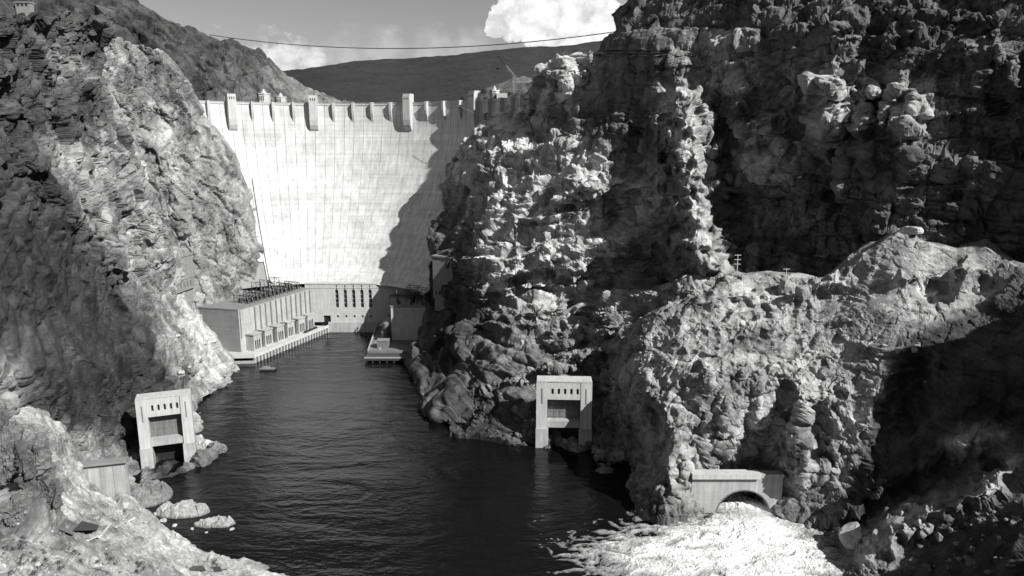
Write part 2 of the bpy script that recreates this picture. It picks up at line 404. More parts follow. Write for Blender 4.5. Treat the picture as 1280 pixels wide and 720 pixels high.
    # pale dust and grit gathers on flat ground
    gu = np.gradient(G, axis=0); gv = np.gradient(G, axis=1); n2 = np.cross(gu, gv); nz = np.abs(n2[..., 2]) / (np.linalg.norm(n2, axis=-1) + 1e-9)
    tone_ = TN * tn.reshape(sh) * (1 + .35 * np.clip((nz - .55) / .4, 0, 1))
    if down:
        G = np.concatenate([G, G[-1:] - np.array([0, -3, 14.])], 0); tone_ = np.concatenate([tone_, tone_[-1:]])
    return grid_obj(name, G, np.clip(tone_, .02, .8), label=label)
def cols(x0, x1, top, bot, st):
    px = np.arange(x0, x1 + .01, st); t = np.interp(px, *zip(*top)); b = np.interp(px, *zip(*bot))
    n = int((b - t).max() / st) + 2; v = np.linspace(0, 1, n)[:, None]
    return np.repeat(px[None], n, 0), t[None] + (b - t)[None] * v
def rows(y0, y1, edge, far, st):
    py = np.arange(y0, y1 + .01, st); ey, ex = zip(*[(b, a) for a, b in edge]); e = np.interp(py, ey, ex)
    fy, fx = zip(*[(b, a) for a, b in far]); f = np.interp(py, fy, fx)
    n = int(np.abs(f - e).max() / st) + 2; v = np.linspace(0, 1, n)[:, None]
    return e[None] + (f - e)[None] * v, np.repeat(py[None], n, 0)
ST = 1.2
def rs(n, box, ang, ln, w, a, seed, da=.25):
    """joints and fins that run with the grain of the rock"""
    r = random.Random(seed); out = []
    for _ in range(n):
        x, y = r.uniform(box[0], box[2]), r.uniform(box[1], box[3]); t = ang + r.uniform(-da, da); l_ = ln * r.uniform(.5, 1.5)
        x1, y1 = x + math.cos(t) * l_ / 2 + r.uniform(-6, 6), y + math.sin(t) * l_ / 2; x2, y2 = x + math.cos(t) * l_, y + math.sin(t) * l_
        out.append(([(x, y), (x1, y1), (x2, y2)], w * r.uniform(.6, 1.4), a * r.choice((-.8, 1)) * r.uniform(.5, 1.2)))
    return out
# --- right wall, behind
A_edge = [(800, -300), (790, -40), (783, 0), (763, 18), (767, 38), (750, 55), (748, 64), (700, 69), (679, 82), (669, 87), (672, 107), (660, 119), (616, 143), (600, 146), (590, 154), (574, 184), (559, 203), (556, 265), (542, 278), (540, 330), (536, 383), (528, 405), (508, 442), (506, 455), (520, 470), (524, 510), (547, 527), (575, 540)]
PX, PY = rows(-300, 540, A_edge, [(1420, -300), (1420, 540)], 1.3)
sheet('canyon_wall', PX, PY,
      [(800, -300, 520), (1100, -300, 460), (1400, -300, 400), (783, 0, 440), (750, 65, 446), (690, 75, 462), (720, 105, 446), (662, 110, 482), (640, 118, 500), (616, 144, 530), (600, 150, 529), (582, 169, 530), (557, 225, 518), (556, 262, 502), (541, 300, 485), (536, 383, 465), (507, 455, 438),
       (524, 510, 362), (575, 540, 328), (600, 300, 440), (600, 400, 400), (560, 450, 404), (600, 450, 374), (600, 500, 346), (600, 195, 478), (618, 160, 492), (640, 200, 457), (700, 150, 448), (700, 250, 412), (700, 350, 392), (700, 450, 362), (780, 60, 418), (780, 160, 408), (780, 250, 394), (780, 330, 380), (850, 250, 376), (850, 120, 398),
       (850, 0, 405), (860, 340, 354), (920, 60, 385), (1000, 100, 352), (1000, 0, 365), (1000, 200, 346), (1000, 300, 338), (1150, 100, 315), (1150, 250, 306), (1280, 0, 312), (1280, 100, 300), (1280, 300, 296), (1400, 100, 292), (1400, 300, 290), (900, 520, 330), (1200, 520, 310), (1420, 520, 285)],
      strokes=[([(755, 66), (690, 82), (672, 100)], 20, 5), ([(700, 75), (712, 110), (722, 160)], 12, 9), ([(662, 165), (650, 230)], 16, 5),
               ([(846, 100), (858, 160), (862, 230), (868, 300), (884, 365)], 29, 30), ([(908, 100), (912, 230), (925, 340)], 20, -16), ([(885, 325), (900, 350)], 16, 8), ([(820, 150), (815, 210)], 12, 7), ([(790, 160), (785, 250), (770, 330)], 20, -7),
               ([(660, 180), (640, 230), (600, 260)], 16, 6), ([(770, 165), (740, 220), (690, 230)], 14, 6), ([(700, 240), (790, 232)], 16, 7),
               ([(600, 330), (700, 310), (800, 300), (850, 290)], 26, 8), ([(680, 345), (720, 335), (750, 340)], 14, 8),
               ([(1040, 20), (1045, 60), (1052, 110)], 22, 7), ([(975, 10), (985, 90)], 18, 6), ([(1075, 100), (1060, 180)], 7, -6), ([(1010, 95), (1000, 170)], 7, -6), ([(1045, 90), (1035, 165)], 8, 5), ([(1100, 120), (1090, 190)], 6, -6), ([(1140, 60), (1130, 150), (1125, 190)], 15, 6), ([(900, 45), (1000, 30), (1090, 35)], 12, 5), ([(890, 150), (980, 146), (1080, 150), (1160, 165)], 6, 5), ([(890, 128), (980, 120), (1160, 128)], 5, -4), ([(880, 200), (960, 205), (1060, 212)], 14, 5), ([(1070, 50), (1062, 110)], 8, -6),
               ([(1000, 215), (1005, 250), (1000, 280)], 13, 6), ([(1052, 205), (1048, 250)], 7, 5), ([(940, 140), (935, 190)], 16, 7), ([(905, 60), (915, 110), (905, 160)], 22, 6),
               ([(900, 230), (940, 270), (1000, 330)], 30, -9), ([(1090, 0), (1085, 90), (1085, 200)], 18, -8), ([(1190, 60), (1180, 200)], 40, -5), ([(1200, 50), (1215, 80)], 12, 6), ([(1268, 140), (1275, 180)], 10, 6),
               ([(745, 95), (690, 150), (625, 235), (590, 270)], 13, -9), ([(720, 150), (665, 225), (640, 262)], 9, 6), ([(560, 335), (640, 285), (720, 240), (800, 228)], 8, 6), ([(575, 372), (660, 335), (760, 305), (840, 298)], 8, 6), ([(590, 392), (700, 350), (790, 330)], 8, -6), ([(540, 430), (600, 400), (680, 380)], 9, 5)]
               + rs(16, (900, 0, 1270, 250), 1.65, 70, 10, 5, 3) + rs(12, (880, 20, 1250, 300), 3.05, 110, 7, 4.5, 4, .15) + rs(12, (590, 90, 760, 230), 2.2, 60, 8, 4.5, 5) + rs(10, (560, 240, 860, 400), 2.85, 90, 6, 3.5, 6, .15) + rs(8, (520, 300, 600, 500), 1.9, 60, 8, 4, 8),
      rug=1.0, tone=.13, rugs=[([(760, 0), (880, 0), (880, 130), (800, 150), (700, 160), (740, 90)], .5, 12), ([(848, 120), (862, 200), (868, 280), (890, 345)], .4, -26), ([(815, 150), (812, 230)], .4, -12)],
      tones=[([(900, 90, 60), (1040, 120, 70), (1130, 130, 50), (960, 180, 50)], .34, 0), ([(845, 125), (862, 200), (868, 280), (885, 345)], .42, -27), ([(690, 85, 60), (610, 200, 60), (650, 170, 60), (720, 220, 50)], .48, 0), ([(700, 290, 110), (640, 330, 50), (790, 240, 50)], .44, 0), ([(545, 330), (560, 400), (550, 470), (600, 530)], .055, -40)],  # paler tone painted on sunlit crags and ledges, darker where the bank is shaded
      stratas=[([(560, 250), (700, 215), (860, 240), (870, 360), (600, 420), (560, 350)], 1.5, 15), ([(880, 60), (1200, 60), (1200, 300), (900, 300)], .1, 20)],
      edge=(9, 22), back=(10, (.8, -.1)), seed=1, down=True, vst=.85)
# --- ledge in front of it
PX, PY = cols(572, 935, [(572, 452), (600, 428), (620, 417), (650, 400), (687, 385), (731, 373), (781, 363), (844, 351), (900, 343), (935, 350)], [(572, 545), (640, 500), (765, 460), (935, 420)], ST)
sheet('canyon_wall', PX, PY, [(572, 452, 408), (620, 417, 396), (687, 385, 382), (781, 363, 356), (844, 351, 340), (900, 343, 330), (935, 350, 325), (572, 545, 335), (640, 490, 352), (700, 430, 366), (765, 440, 345), (860, 400, 325), (935, 420, 300)],
      strokes=[([(640, 420), (650, 470)], 10, 5), ([(700, 395), (705, 440)], 12, 6), ([(670, 400), (672, 450)], 10, -5), ([(760, 385), (755, 430)], 12, 6), ([(730, 390), (728, 440)], 9, -6)],
      rug=.8, tone=.28, strata=1.2, stratas=[([(830, 300), (1000, 300), (1000, 500), (830, 500)], .1, 20)], edge=(7, 14), back=(14, (0, -.1)), seed=2)
# --- mound with the tunnel outlets, and the slope right of it
B_top = [(560, 520), (585, 496), (625, 468), (681, 452), (740, 430), (765, 421), (781, 404), (850, 379), (900, 346), (958, 338), (1005, 342), (1027, 345), (1064, 316), (1099, 297), (1122, 284), (1146, 288), (1155, 297), (1196, 306), (1233, 298), (1249, 307), (1270, 323), (1330, 340), (1420, 345)]
B_bot = [(560, 543), (580, 545), (609, 549), (670, 560), (740, 568), (752, 600), (760, 645), (800, 650), (865, 644), (1000, 656), (1040, 680), (1062, 730), (1080, 760), (1420, 760)]
PX, PY = cols(562, 1420, B_top, B_bot, ST)
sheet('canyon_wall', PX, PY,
      [(562, 520, 352), (562, 543, 326), (625, 468, 358), (681, 452, 352), (609, 548, 322), (670, 559, 312), (700, 500, 330), (740, 565, 305), (740, 480, 330), (765, 421, 338), (752, 600, 282), (762, 645, 252), (790, 560, 290),
       (850, 379, 322), (900, 346, 322), (958, 338, 322), (800, 450, 305), (850, 450, 285), (900, 450, 278), (840, 560, 264), (860, 600, 259), (865, 642, 250), (905, 595, 262), (950, 520, 262), (1000, 600, 254), (1000, 653, 246), (1005, 342, 312), (1027, 345, 308),
       (960, 400, 296), (1064, 316, 304), (1122, 284, 296), (1122, 340, 282), (1122, 400, 266), (1100, 480, 254), (1080, 560, 250), (1050, 620, 246), (1045, 685, 230), (1065, 735, 205), (1270, 323, 278), (1200, 330, 284), (1200, 400, 262), (1200, 480, 242),
       (1280, 450, 235), (1280, 560, 220), (1280, 640, 196), (1280, 740, 160), (1230, 640, 206), (1150, 620, 228), (1150, 720, 198), (1100, 680, 218), (1420, 345, 250), (1420, 500, 215), (1420, 640, 185), (1420, 750, 150)],
      strokes=[([(835, 505), (838, 570), (832, 645)], 19, 13, 1, .6), ([(790, 560), (780, 640)], 18, -7), ([(1003, 470), (1000, 530), (1003, 610)], 17, 11, 1, .7), ([(772, 570), (768, 640)], 20, -10), ([(690, 474), (780, 425), (900, 372), (1000, 372)], 9, 5), ([(800, 445), (900, 400), (1040, 350), (1110, 300)], 12, 5), ([(830, 425), (910, 385), (1010, 362)], 9, -4), ([(745, 480), (765, 540)], 16, -9), ([(860, 500), (870, 600)], 10, -3), ([(905, 470), (915, 580)], 9, 3), ([(1040, 470), (1050, 600)], 12, 4), ([(1025, 500), (1030, 600)], 8, -4)] + rs(16, (780, 470, 1090, 600), 1.62, 55, 7, 2.6, 12) + rs(16, (700, 400, 1080, 470), 2.75, 90, 6, 2.2, 13, .15) + rs(12, (1080, 480, 1280, 700), 2.65, 90, 10, 4, 14) + rs(8, (600, 470, 760, 540), 2.5, 60, 8, 4, 15) + [([(1020, 345), (960, 385), (880, 425)], 7, -3), ([(962, 520), (950, 600)], 20, -5),
               ([(740, 470), (748, 545)], 14, -12), ([(590, 492), (640, 470), (740, 440)], 9, 6), ([(800, 460), (810, 500), (840, 520)], 12, 7), ([(775, 500), (785, 540)], 10, 6),
               ([(926, 606), (926, 650)], 30, -16), ([(1150, 350), (1120, 345)], 10, 4), ([(1178, 352), (1150, 375)], 16, -10), ([(1210, 320), (1200, 365)], 10, 8), ([(1240, 345), (1225, 370)], 12, -6),
               ([(1060, 320), (1000, 380), (900, 440)], 12, 5), ([(1085, 640), (1160, 600), (1250, 560)], 18, -6), ([(1080, 700), (1130, 655), (1200, 625), (1290, 570)], 16, 9), ([(1060, 560), (1100, 520)], 20, 5), ([(1195, 555), (1240, 545)], 15, 7),
               ([(1110, 610), (1105, 670)], 9, 5), ([(705, 480), (705, 560)], 26, -10), ([(1140, 450), (1150, 470), (1120, 540)], 22, -7), ([(690, 470), (760, 450), (830, 420)], 10, -5), ([(700, 500), (760, 520)], 14, 5), ([(860, 470), (940, 460), (990, 470)], 12, 5)],
      rug=.32, rugs=[([(560, 480), (760, 440), (780, 640), (560, 560)], .8, 12), ([(900, 350), (1060, 330), (1140, 300), (1230, 310), (1130, 420), (1120, 480), (1000, 470), (860, 470), (800, 440)], .2, 14), ([(940, 450), (1100, 440), (1100, 600), (860, 600), (840, 520)], .5, 10), ([(900, 370), (1100, 300), (1150, 350), (1000, 450), (800, 450)], .18, 10)],
      tone=.20, tones=[([(540, 480), (600, 480), (640, 520), (640, 570), (540, 570)], .07, 12), ([(900, 350), (1060, 320), (1140, 285), (1280, 320), (1150, 450), (1120, 600), (800, 620), (760, 430)], .30, 14), ([(1130, 420), (1330, 330), (1330, 740), (1060, 740), (1050, 620)], .06, 10), ([(1080, 700), (1130, 655), (1200, 625), (1290, 570)], .34, -22), ([(1195, 558), (1245, 545)], .36, -16), ([(1125, 655), (1105, 690)], .36, -20)],  # shade of the right slope and left foot painted dark, lit crags pale
      strata=0.0, stratas=[([(1020, 330), (1130, 350), (1130, 380), (1010, 370)], .3, 8)], edge=(7, 14), back=(22, (0, -.35)), seed=3)
# --- left wall
E_edge = [(131, 16), (131, 25), (142, 40), (131, 62), (130, 77), (134, 109), (144, 134), (156, 162), (176, 190), (184, 211), (200, 264), (216, 317), (223, 349), (229, 371), (256, 399), (272, 420), (287, 442), (300, 464), (290, 478), (278, 488), (252, 503), (243, 518), (253, 545), (280, 562), (262, 575), (236, 590), (205, 605), (200, 640)]
PX, PY = rows(16, 640, E_edge, [(-120, 16), (-120, 640)], 1.0)
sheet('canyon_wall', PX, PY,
      [(131, 20, 375), (66, 20, 320), (0, 16, 265), (-170, 16, 170), (131, 62, 382), (156, 162, 390), (200, 264, 404), (229, 371, 418), (256, 399, 424), (300, 464, 427), (278, 488, 390), (252, 503, 371), (243, 518, 350), (246, 560, 311), (285, 563, 306), (236, 590, 287), (200, 640, 262),
       (0, 200, 238), (0, 400, 216), (60, 480, 236), (100, 100, 345), (100, 250, 312), (100, 400, 286), (150, 300, 350), (150, 480, 302), (200, 430, 348), (235, 470, 368), (160, 550, 296), (110, 570, 268), (40, 600, 235), (100, 640, 235), (-170, 200, 140), (-170, 400, 130), (-170, 640, 120)],
      strokes=[([(131, 62), (150, 160), (195, 290), (225, 380), (290, 470)], 14, 4), ([(30, 20), (110, 40)], 10, 3), ([(110, 240), (150, 330), (190, 420), (215, 480)], 16, 5), ([(0, 60), (60, 200), (110, 300)], 22, 5),
               ([(160, 500), (160, 590)], 12, -6), ([(200, 500), (205, 590)], 32, -9), ([(90, 130), (130, 240)], 12, -4), ([(240, 530), (285, 563)], 12, 2), ([(100, 520), (120, 575)], 14, 3)] + rs(26, (-20, 120, 200, 480), 1.0, 80, 6, 2.6, 21, .18) + rs(14, (0, 20, 130, 200), 1.2, 60, 7, 3, 22) + rs(10, (200, 330, 280, 470), 1.0, 50, 5, 1.6, 23),
      rug=.95, rugs=[([(-200, 250), (60, 260), (200, 420), (215, 520), (160, 640), (-200, 640)], .5, 20), ([(190, 350), (260, 400), (300, 464), (240, 510), (200, 480)], .5, 12)],
      tone=.08, tones=[([(60, 200), (140, 150), (200, 280), (300, 464), (240, 590), (215, 480), (190, 400), (100, 280)], .28, 14), ([(215, 350), (300, 464), (250, 500)], .5, 14), ([(132, 78), (140, 115), (165, 180), (185, 230)], .45, -5), ([(70, 75), (95, 95)], .3, -16), ([(60, 180), (90, 210)], .34, -16), ([(240, 530), (290, 566)], .5, -18), ([(110, 570), (160, 600)], .3, -30), ([(0, 60), (40, 100)], .08, -40), ([(0, 230), (40, 330), (120, 420), (160, 500)], .045, -72), ([(0, 480, 45), (100, 570, 40)], .25, 0)],  # dark rock tone doubles as shade along the diagonal; sunlit ridge painted paler
      vst=.6, dip=.95, edge=(9, 16), back=(14, (-.6, -.1)), topback=14, seed=4)
# --- cliff against the dam's left end
F_edge = [(141, 48), (187, 58), (202, 64), (228, 91), (238, 119), (250, 127), (266, 147), (298, 192), (309, 225), (328, 277), (336, 336), (338, 350), (330, 372), (315, 400), (290, 450)]
PX, PY = rows(44, 450, F_edge, [(95, 44), (180, 450)], 1.1)
sheet('canyon_wall', PX, PY, [(141, 48, 480), (187, 59, 505), (228, 91, 535), (250, 127, 548), (266, 147, 552), (309, 225, 548), (336, 336, 532), (338, 350, 530), (290, 450, 470), (150, 150, 470), (200, 264, 472), (250, 200, 515), (250, 300, 495), (290, 300, 512), (230, 380, 462), (256, 386, 463), (110, 60, 450), (180, 450, 430), (300, 400, 490)],
      strokes=[([(165, 130), (200, 133), (245, 145)], 8, 5), ([(200, 160), (222, 220), (232, 300)], 12, 6), ([(240, 100), (200, 70)], 10, 3), ([(255, 170), (290, 240), (318, 330)], 18, 5), ([(215, 300), (240, 340)], 12, -4), ([(178, 180), (190, 260), (215, 330)], 10, -4)] + rs(16, (160, 120, 310, 330), 1.15, 60, 6, 2.4, 31, .2),
      rug=.85, rugs=[([(255, 130), (275, 150), (300, 195), (312, 225), (330, 277), (337, 340)], .25, -14)], tone=.25, tones=[([(150, 90), (240, 60), (240, 130), (160, 130)], .15, 14), ([(190, 140, 22), (235, 170, 22), (210, 130, 15)], .16, 0), ([(135, 78), (160, 150), (185, 210)], .36, -6), ([(205, 160), (222, 220)], .36, -12), ([(185, 134), (235, 138), (252, 160), (250, 190)], .34, -4), ([(240, 320), (300, 340)], .26, -25)],
      vst=.7, dip=1.15, edge=(8, 12), back=(10, (-.6, -.1)), topback=10, seed=5)
# --- dark ridge above
PX, PY = cols(-40, 470, [(-40, -60), (60, -30), (147, -4), (156, 0), (175, 5), (191, 14), (200, 22), (228, 31), (250, 39), (272, 47), (284, 51), (291, 47), (300, 55), (322, 62), (331, 75), (341, 84), (369, 103), (400, 119), (430, 130), (470, 134)], [(-40, 90), (130, 100), (250, 160), (470, 160)], ST)
sheet('ridge', PX, PY, [(-40, -60, 620), (60, -30, 640), (156, 0, 690), (250, 39, 740), (322, 62, 800), (400, 119, 900), (470, 134, 1000), (-40, 90, 500), (130, 100, 560), (200, 110, 600), (250, 150, 640), (330, 130, 700), (400, 140, 740), (470, 160, 760)],
      strokes=[([(290, 60), (300, 120)], 9, 8), ([(250, 60), (262, 120)], 9, 8), ([(160, 20), (240, 90)], 12, 10), ([(320, 75), (345, 125)], 9, 8)],
      rug=1.0, amp=1.25, tone=.055, tones=[([(255, 75), (345, 90), (420, 130), (250, 130)], .09, 14), ([(340, 95), (420, 130)], .15, -12)], vst=.5, edge=(6, 30), back=(16, (0, -.3)), seed=6)
# --- near bluff, lower left
PX, PY = cols(-170, 400, [(-170, 400), (-60, 470), (0, 514), (39, 499), (58, 511), (84, 533), (95, 560), (103, 588), (117, 608), (163, 631), (194, 655), (233, 682), (272, 698), (330, 712), (361, 719), (400, 740)], [(-170, 800), (250, 780), (330, 760), (400, 752)], ST)
sheet('bluff', PX, PY, [(-170, 400, 175), (0, 514, 218), (39, 499, 232), (95, 560, 240), (117, 608, 226), (163, 631, 222), (233, 682, 217), (300, 706, 212), (361, 719, 213), (400, 740, 200), (0, 600, 170), (0, 720, 108), (60, 560, 205), (100, 650, 182), (100, 720, 136), (200, 720, 172), (300, 735, 190), (-170, 600, 100), (-170, 800, 70), (250, 780, 160)],
      strokes=[([(70, 660), (110, 690), (180, 720)], 10, -3), ([(60, 640), (78, 668)], 8, 4), ([(40, 515), (80, 560)], 14, 3)],
      rug=.38, rugs=[([(0, 535), (60, 540), (75, 670), (0, 680)], .95, 8), ([(70, 665), (200, 700), (180, 730), (0, 740), (0, 670)], .5, 8)],
      tone=.34, tones=[([(0, 540), (62, 545), (75, 660), (0, 670)], .15, 8), ([(75, 670), (130, 690), (180, 715)], .2, -14)], vst=.9, dip=.5, edge=(5, 8), back=(16, (0, -.7)), seed=7)
# --- far hills beyond the lake
PX, PY = cols(330, 900, [(330, 90), (342, 87), (382, 85), (423, 78), (471, 73), (526, 70), (575, 66), (619, 61), (700, 56), (760, 50), (900, 40)], [(330, 150), (900, 150)], 2.5)
Yh = tps([(330, 90, 2300), (520, 70, 2500), (760, 50, 2700), (330, 150, 1100), (620, 150, 1100), (900, 150, 1100), (600, 100, 1700), (420, 110, 1600)], PX, PY)
G = P(PX, PY, Yh); G = np.concatenate([np.array([G[0] + np.array([0, 120. * k, -30. * k]) for k in range(8, 0, -1)]), G])
q = G.reshape(-1, 3); dz = fbm(q / 300, 4, .5, True) * 9 + fbm(q / 60, 3, .5, True) * 1.5
G[..., 2] += dz.reshape(G.shape[:2]) - 8
grid_obj('hill', G, np.full(G.shape[:2], .05), M['hill'])
PX, PY = cols(596, 780, [(596, 112), (640, 98), (672, 92), (700, 84), (780, 60)], [(596, 150), (780, 150)], 1.6)
sheet('ridge', PX, PY, [(596, 112, 900), (672, 92, 860), (780, 60, 820), (596, 150, 650), (780, 150, 600)], rug=.8, amp=1.2, tone=.10, edge=(4, 20), back=(8, (0, -.3)), seed=9, down=False)
# --- added rim beside the camera, out of frame right, crest shaped to cast shadows
as_ = np.arange(-420, 60, 3.0); cs = np.arange(18, 420, 3.0); AA, CC = np.meshgrid(as_, cs, indexing='ij')
Bp = np.interp(AA, *zip((-420, 150), (-352, 140), (-344, 70), (-304, 72), (-290, 78), (-281, 66), (-272, 46), (-262, 32), (-252, 20), (-226, 18), (-208, 44), (-200, 55), (-175, 66), (-150, 78), (-110, 92), (0, 95), (60, 80)))
Bp = Bp + (perlin(np.stack([AA / 9, CC * 0, CC * 0], -1).reshape(-1, 3)) * 7).reshape(AA.shape)
crest = np.interp(AA, *zip((-420, 40), (-240, 45), (-175, 62), (-60, 120), (60, 150)))
k = np.clip(1 - (crest - CC) / 28, 0, 1)
ZZ = (Bp + .618 * np.maximum(CC, crest)) / .786 - np.clip(CC - crest - 2, 0, 30) * .25
ZZ = np.minimum(ZZ, 330); ZZ = (ZZ + 5) * k ** .6 - 5
hx, hy = SUN.x / math.hypot(SUN.x, SUN.y), SUN.y / math.hypot(SUN.x, SUN.y)
XX = AA * hy + CC * hx; YY = -AA * hx + CC * hy
q = np.stack([XX, YY, ZZ], -1).reshape(-1, 3)
ZZ = ZZ + (fbm(q / 60, 4, .5, True) * 10 - 8).reshape(ZZ.shape) * np.clip((CC - crest) / 30, 0, 1)
grid_obj('shadow_rim', np.stack([XX, YY, ZZ], -1), np.full(XX.shape, .2))
#@OBJECTS
# ------------------------------------------------------------------ river
mw = bpy.data.materials.new('river_water'); mw.use_nodes = True; t_ = mw.node_tree; n_ = t_.nodes; l_ = t_.links; b_ = n_['Principled BSDF']
b_.inputs['Base Color'].default_value = (.005, .005, .005, 1); b_.inputs['Roughness'].default_value = .07; b_.inputs['IOR'].default_value = 1.33
tw = n_.new('ShaderNodeTexCoord'); hsum = None
for sc, amp, mp, dt in ((.045, 1.1, (.6, 1.5, 1), .8), (.16, .42, (.7, 1.5, 1), .5), (.5, .17, (.8, 1.4, 1), .3), (1.6, .045, (1, 1, 1), 0)):
    m_ = n_.new('ShaderNodeMapping'); m_.inputs['Scale'].default_value = [sc * a for a in mp]; m_.inputs['Rotation'].default_value[2] = .25 + sc
    l_.new(tw.outputs['Object'], m_.inputs[0]); x_ = n_.new('ShaderNodeTexNoise'); x_.inputs['Scale'].default_value = 1; x_.inputs['Detail'].default_value = 4
    x_.inputs['Distortion'].default_value = dt; l_.new(m_.outputs[0], x_.inputs[0])
    q_ = n_.new('ShaderNodeMath'); q_.operation = 'MULTIPLY_ADD'; l_.new(x_.outputs[0], q_.inputs[0]); q_.inputs[1].default_value = amp
    if hsum: l_.new(hsum, q_.inputs[2])
    else: q_.inputs[2].default_value = 0
    hsum = q_.outputs[0]
bp_ = n_.new('ShaderNodeBump'); bp_.inputs['Distance'].default_value = 1.25; l_.new(hsum, bp_.inputs['Height'])
m_ = n_.new('ShaderNodeMapping'); m_.inputs['Scale'].default_value = (.012, .03, 1); l_.new(tw.outputs['Object'], m_.inputs[0]); x_ = n_.new('ShaderNodeTexNoise'); x_.inputs['Scale'].default_value = 1; x_.inputs['Detail'].default_value = 5; x_.inputs['Distortion'].default_value = 1.2
l_.new(m_.outputs[0], x_.inputs[0]); c_ = n_.new('ShaderNodeMapRange'); l_.new(x_.outputs[0], c_.inputs[0])
for i, v in enumerate((.36, .62, .45, 1.0)): c_.inputs[i + 1].default_value = v
l_.new(c_.outputs[0], bp_.inputs['Strength']); l_.new(bp_.outputs[0], b_.inputs['Normal'])
tag(mesh('river', [(-420, -420, 0), (420, -420, 0), (420, 560, 0), (-420, 560, 0)], [(0, 1, 2, 3)], mw), kind='structure')
tag(mesh('lake', [(-1500, 640, 150), (1500, 640, 150), (1500, 1500, 150), (-1500, 1500, 150)], [(0, 1, 2, 3)], mw), kind='structure')
tag(mesh('ground', [(-9000, -9000, -14), (9000, -9000, -14), (9000, 9000, -14), (-9000, 9000, -14)], [(0, 1, 2, 3)], M['hill']), kind='structure')
def zat(py, Y): return float(P(640, py, Y)[2])
def xat(px, py, Y): return float(P(px, py, Y)[0])
# ------------------------------------------------------------------ the dam
XC, YC, RC, ZC = -133., 436., 152., 168.
def dr(z): return RC - 58 * max(0, (ZC - z) / 128.) ** 1.75
def dp(phi, z, off=0.0):
    a = R(phi); r = dr(z) - off
    return Vector((XC + r * math.sin(a), YC + r * math.cos(a), z))
dam = thing('dam', 'huge white curved concrete arch dam closing the canyon', 'dam', (XC, YC + RC, 36))
def lim(z): t = (ZC - z) / 132; return -50 + 19 * t, 70 - 10 * t
STEP = 5.86 / 2
k = -17
while k * STEP < 70:
    p0, p1 = k * STEP - 3.0, (k + 1) * STEP - 3.0; g = .045
    zs = [z for z in np.linspace(36, 167.4, 17)]
    zs = [z for z in zs if lim(z)[0] < p0 and lim(z)[1] > p1]
    if len(zs) > 1:
        V = []; Fc = []
        jit = random.uniform(-.05, .05)
        for z in zs:
            V += [dp(p0 + g, z, -2.5), dp(p0 + g, z, jit), dp((p0 + p1) / 2, z, jit), dp(p1 - g, z, jit), dp(p1 - g, z, -2.5)]
        for i in range(len(zs) - 1):
            for j in range(4): Fc.append((i * 5 + j, i * 5 + j + 1, i * 5 + 6 + j, i * 5 + 5 + j))
        n5 = (len(zs) - 1) * 5; Fc.append(tuple(n5 + j for j in range(5)))
        mesh('concrete_monolith', V, Fc, M['dam'], dam)
    k += 1
V = []; Fc = []
for i, ph in enumerate(np.linspace(-50, 70, 61)):
    for z in np.linspace(36, 166, 12): V.append(dp(ph, z, -1.6))
for i in range(60):
    for j in range(11): Fc.append((i * 12 + j, i * 12 + j + 1, i * 12 + 13 + j, i * 12 + 12 + j))
mesh('joint_filler', V, Fc, M['wing'], dam)
def ring(name, r0, r1, z0, z1, m, a0=-50, a1=72, n=80):
    V = []; Fc = []
    for i in range(n + 1):
        a = R(a0 + (a1 - a0) * i / n)
        for r, z in ((r0, z0), (r1, z0), (r1, z1), (r0, z1)): V.append((XC + r * math.sin(a), YC + r * math.cos(a), z))
    for i in range(n):
        for j in range(4): Fc.append((i * 4 + j, i * 4 + (j + 1) % 4, i * 4 + 4 + (j + 1) % 4, i * 4 + 4 + j))
    return mesh(name, V, Fc, m, dam)
ring('roadway', 152.6, 164, 166.6, 167.5, M['roof'])
ring('parapet', 151.6, 152.4, 167.42, 169.0, M['white']); ring('parapet', 164.01, 164.7, 166.5, 168.9, M['white'])
ring('coping', 151.35, 152.55, 169.003, 169.3, M['dam'])
ring('handrail', 158, 158.25, 169.9, 170.15, M['steel'], -18, 28, 40)
def radial(mb, phi, w, prof):
    """solid of width w that stands out from the face; prof: list of (z, out)"""
    a = R(phi); u = Vector((math.cos(a), -math.sin(a), 0)); o = Vector((math.sin(a), math.cos(a), 0)); c = Vector((XC, YC, 0))
    k = len(mb.V)
    for z, out in prof:
        rr = min(dr(z), RC)
        for s_, r in ((-1, rr + 1.2), (-1, rr - out), (1, rr - out), (1, rr + 1.2)):
            ww = w / 2 * (1 if r > rr else .92)
            mb.V.append(tuple(c + o * r + u * s_ * ww + Vector((0, 0, z))))
    m = len(prof)
    for i in range(m - 1):
        for j in range(4): mb.F.append((k + i * 4 + j, k + i * 4 + (j + 1) % 4, k + i * 4 + 4 + (j + 1) % 4, k + i * 4 + 4 + j))
    mb.F.append(tuple(k + j for j in range(4))); mb.F.append(tuple(k + (m - 1) * 4 + 3 - j for j in range(4)))
TW = (-32.2, -9.0, 20.4, 44.7)
spots = [-50 + 5.7 * i for i in range(3)]
for a, b, n in ((-32.2, -9, 4), (-9, 20.4, 5), (20.4, 44.7, 4)): spots += [a + (b - a) * i / n for i in range(1, n)]
spots += [50.6, 56.4, 62.2, 68]
for ph in spots:
    mb = MB(); radial(mb, ph, 2.0, [(154.5, .05), (157, 1.0), (160, 2.2), (163, 3.0), (169.6, 3.2)]); mb.build('pilaster', M['white'], dam)
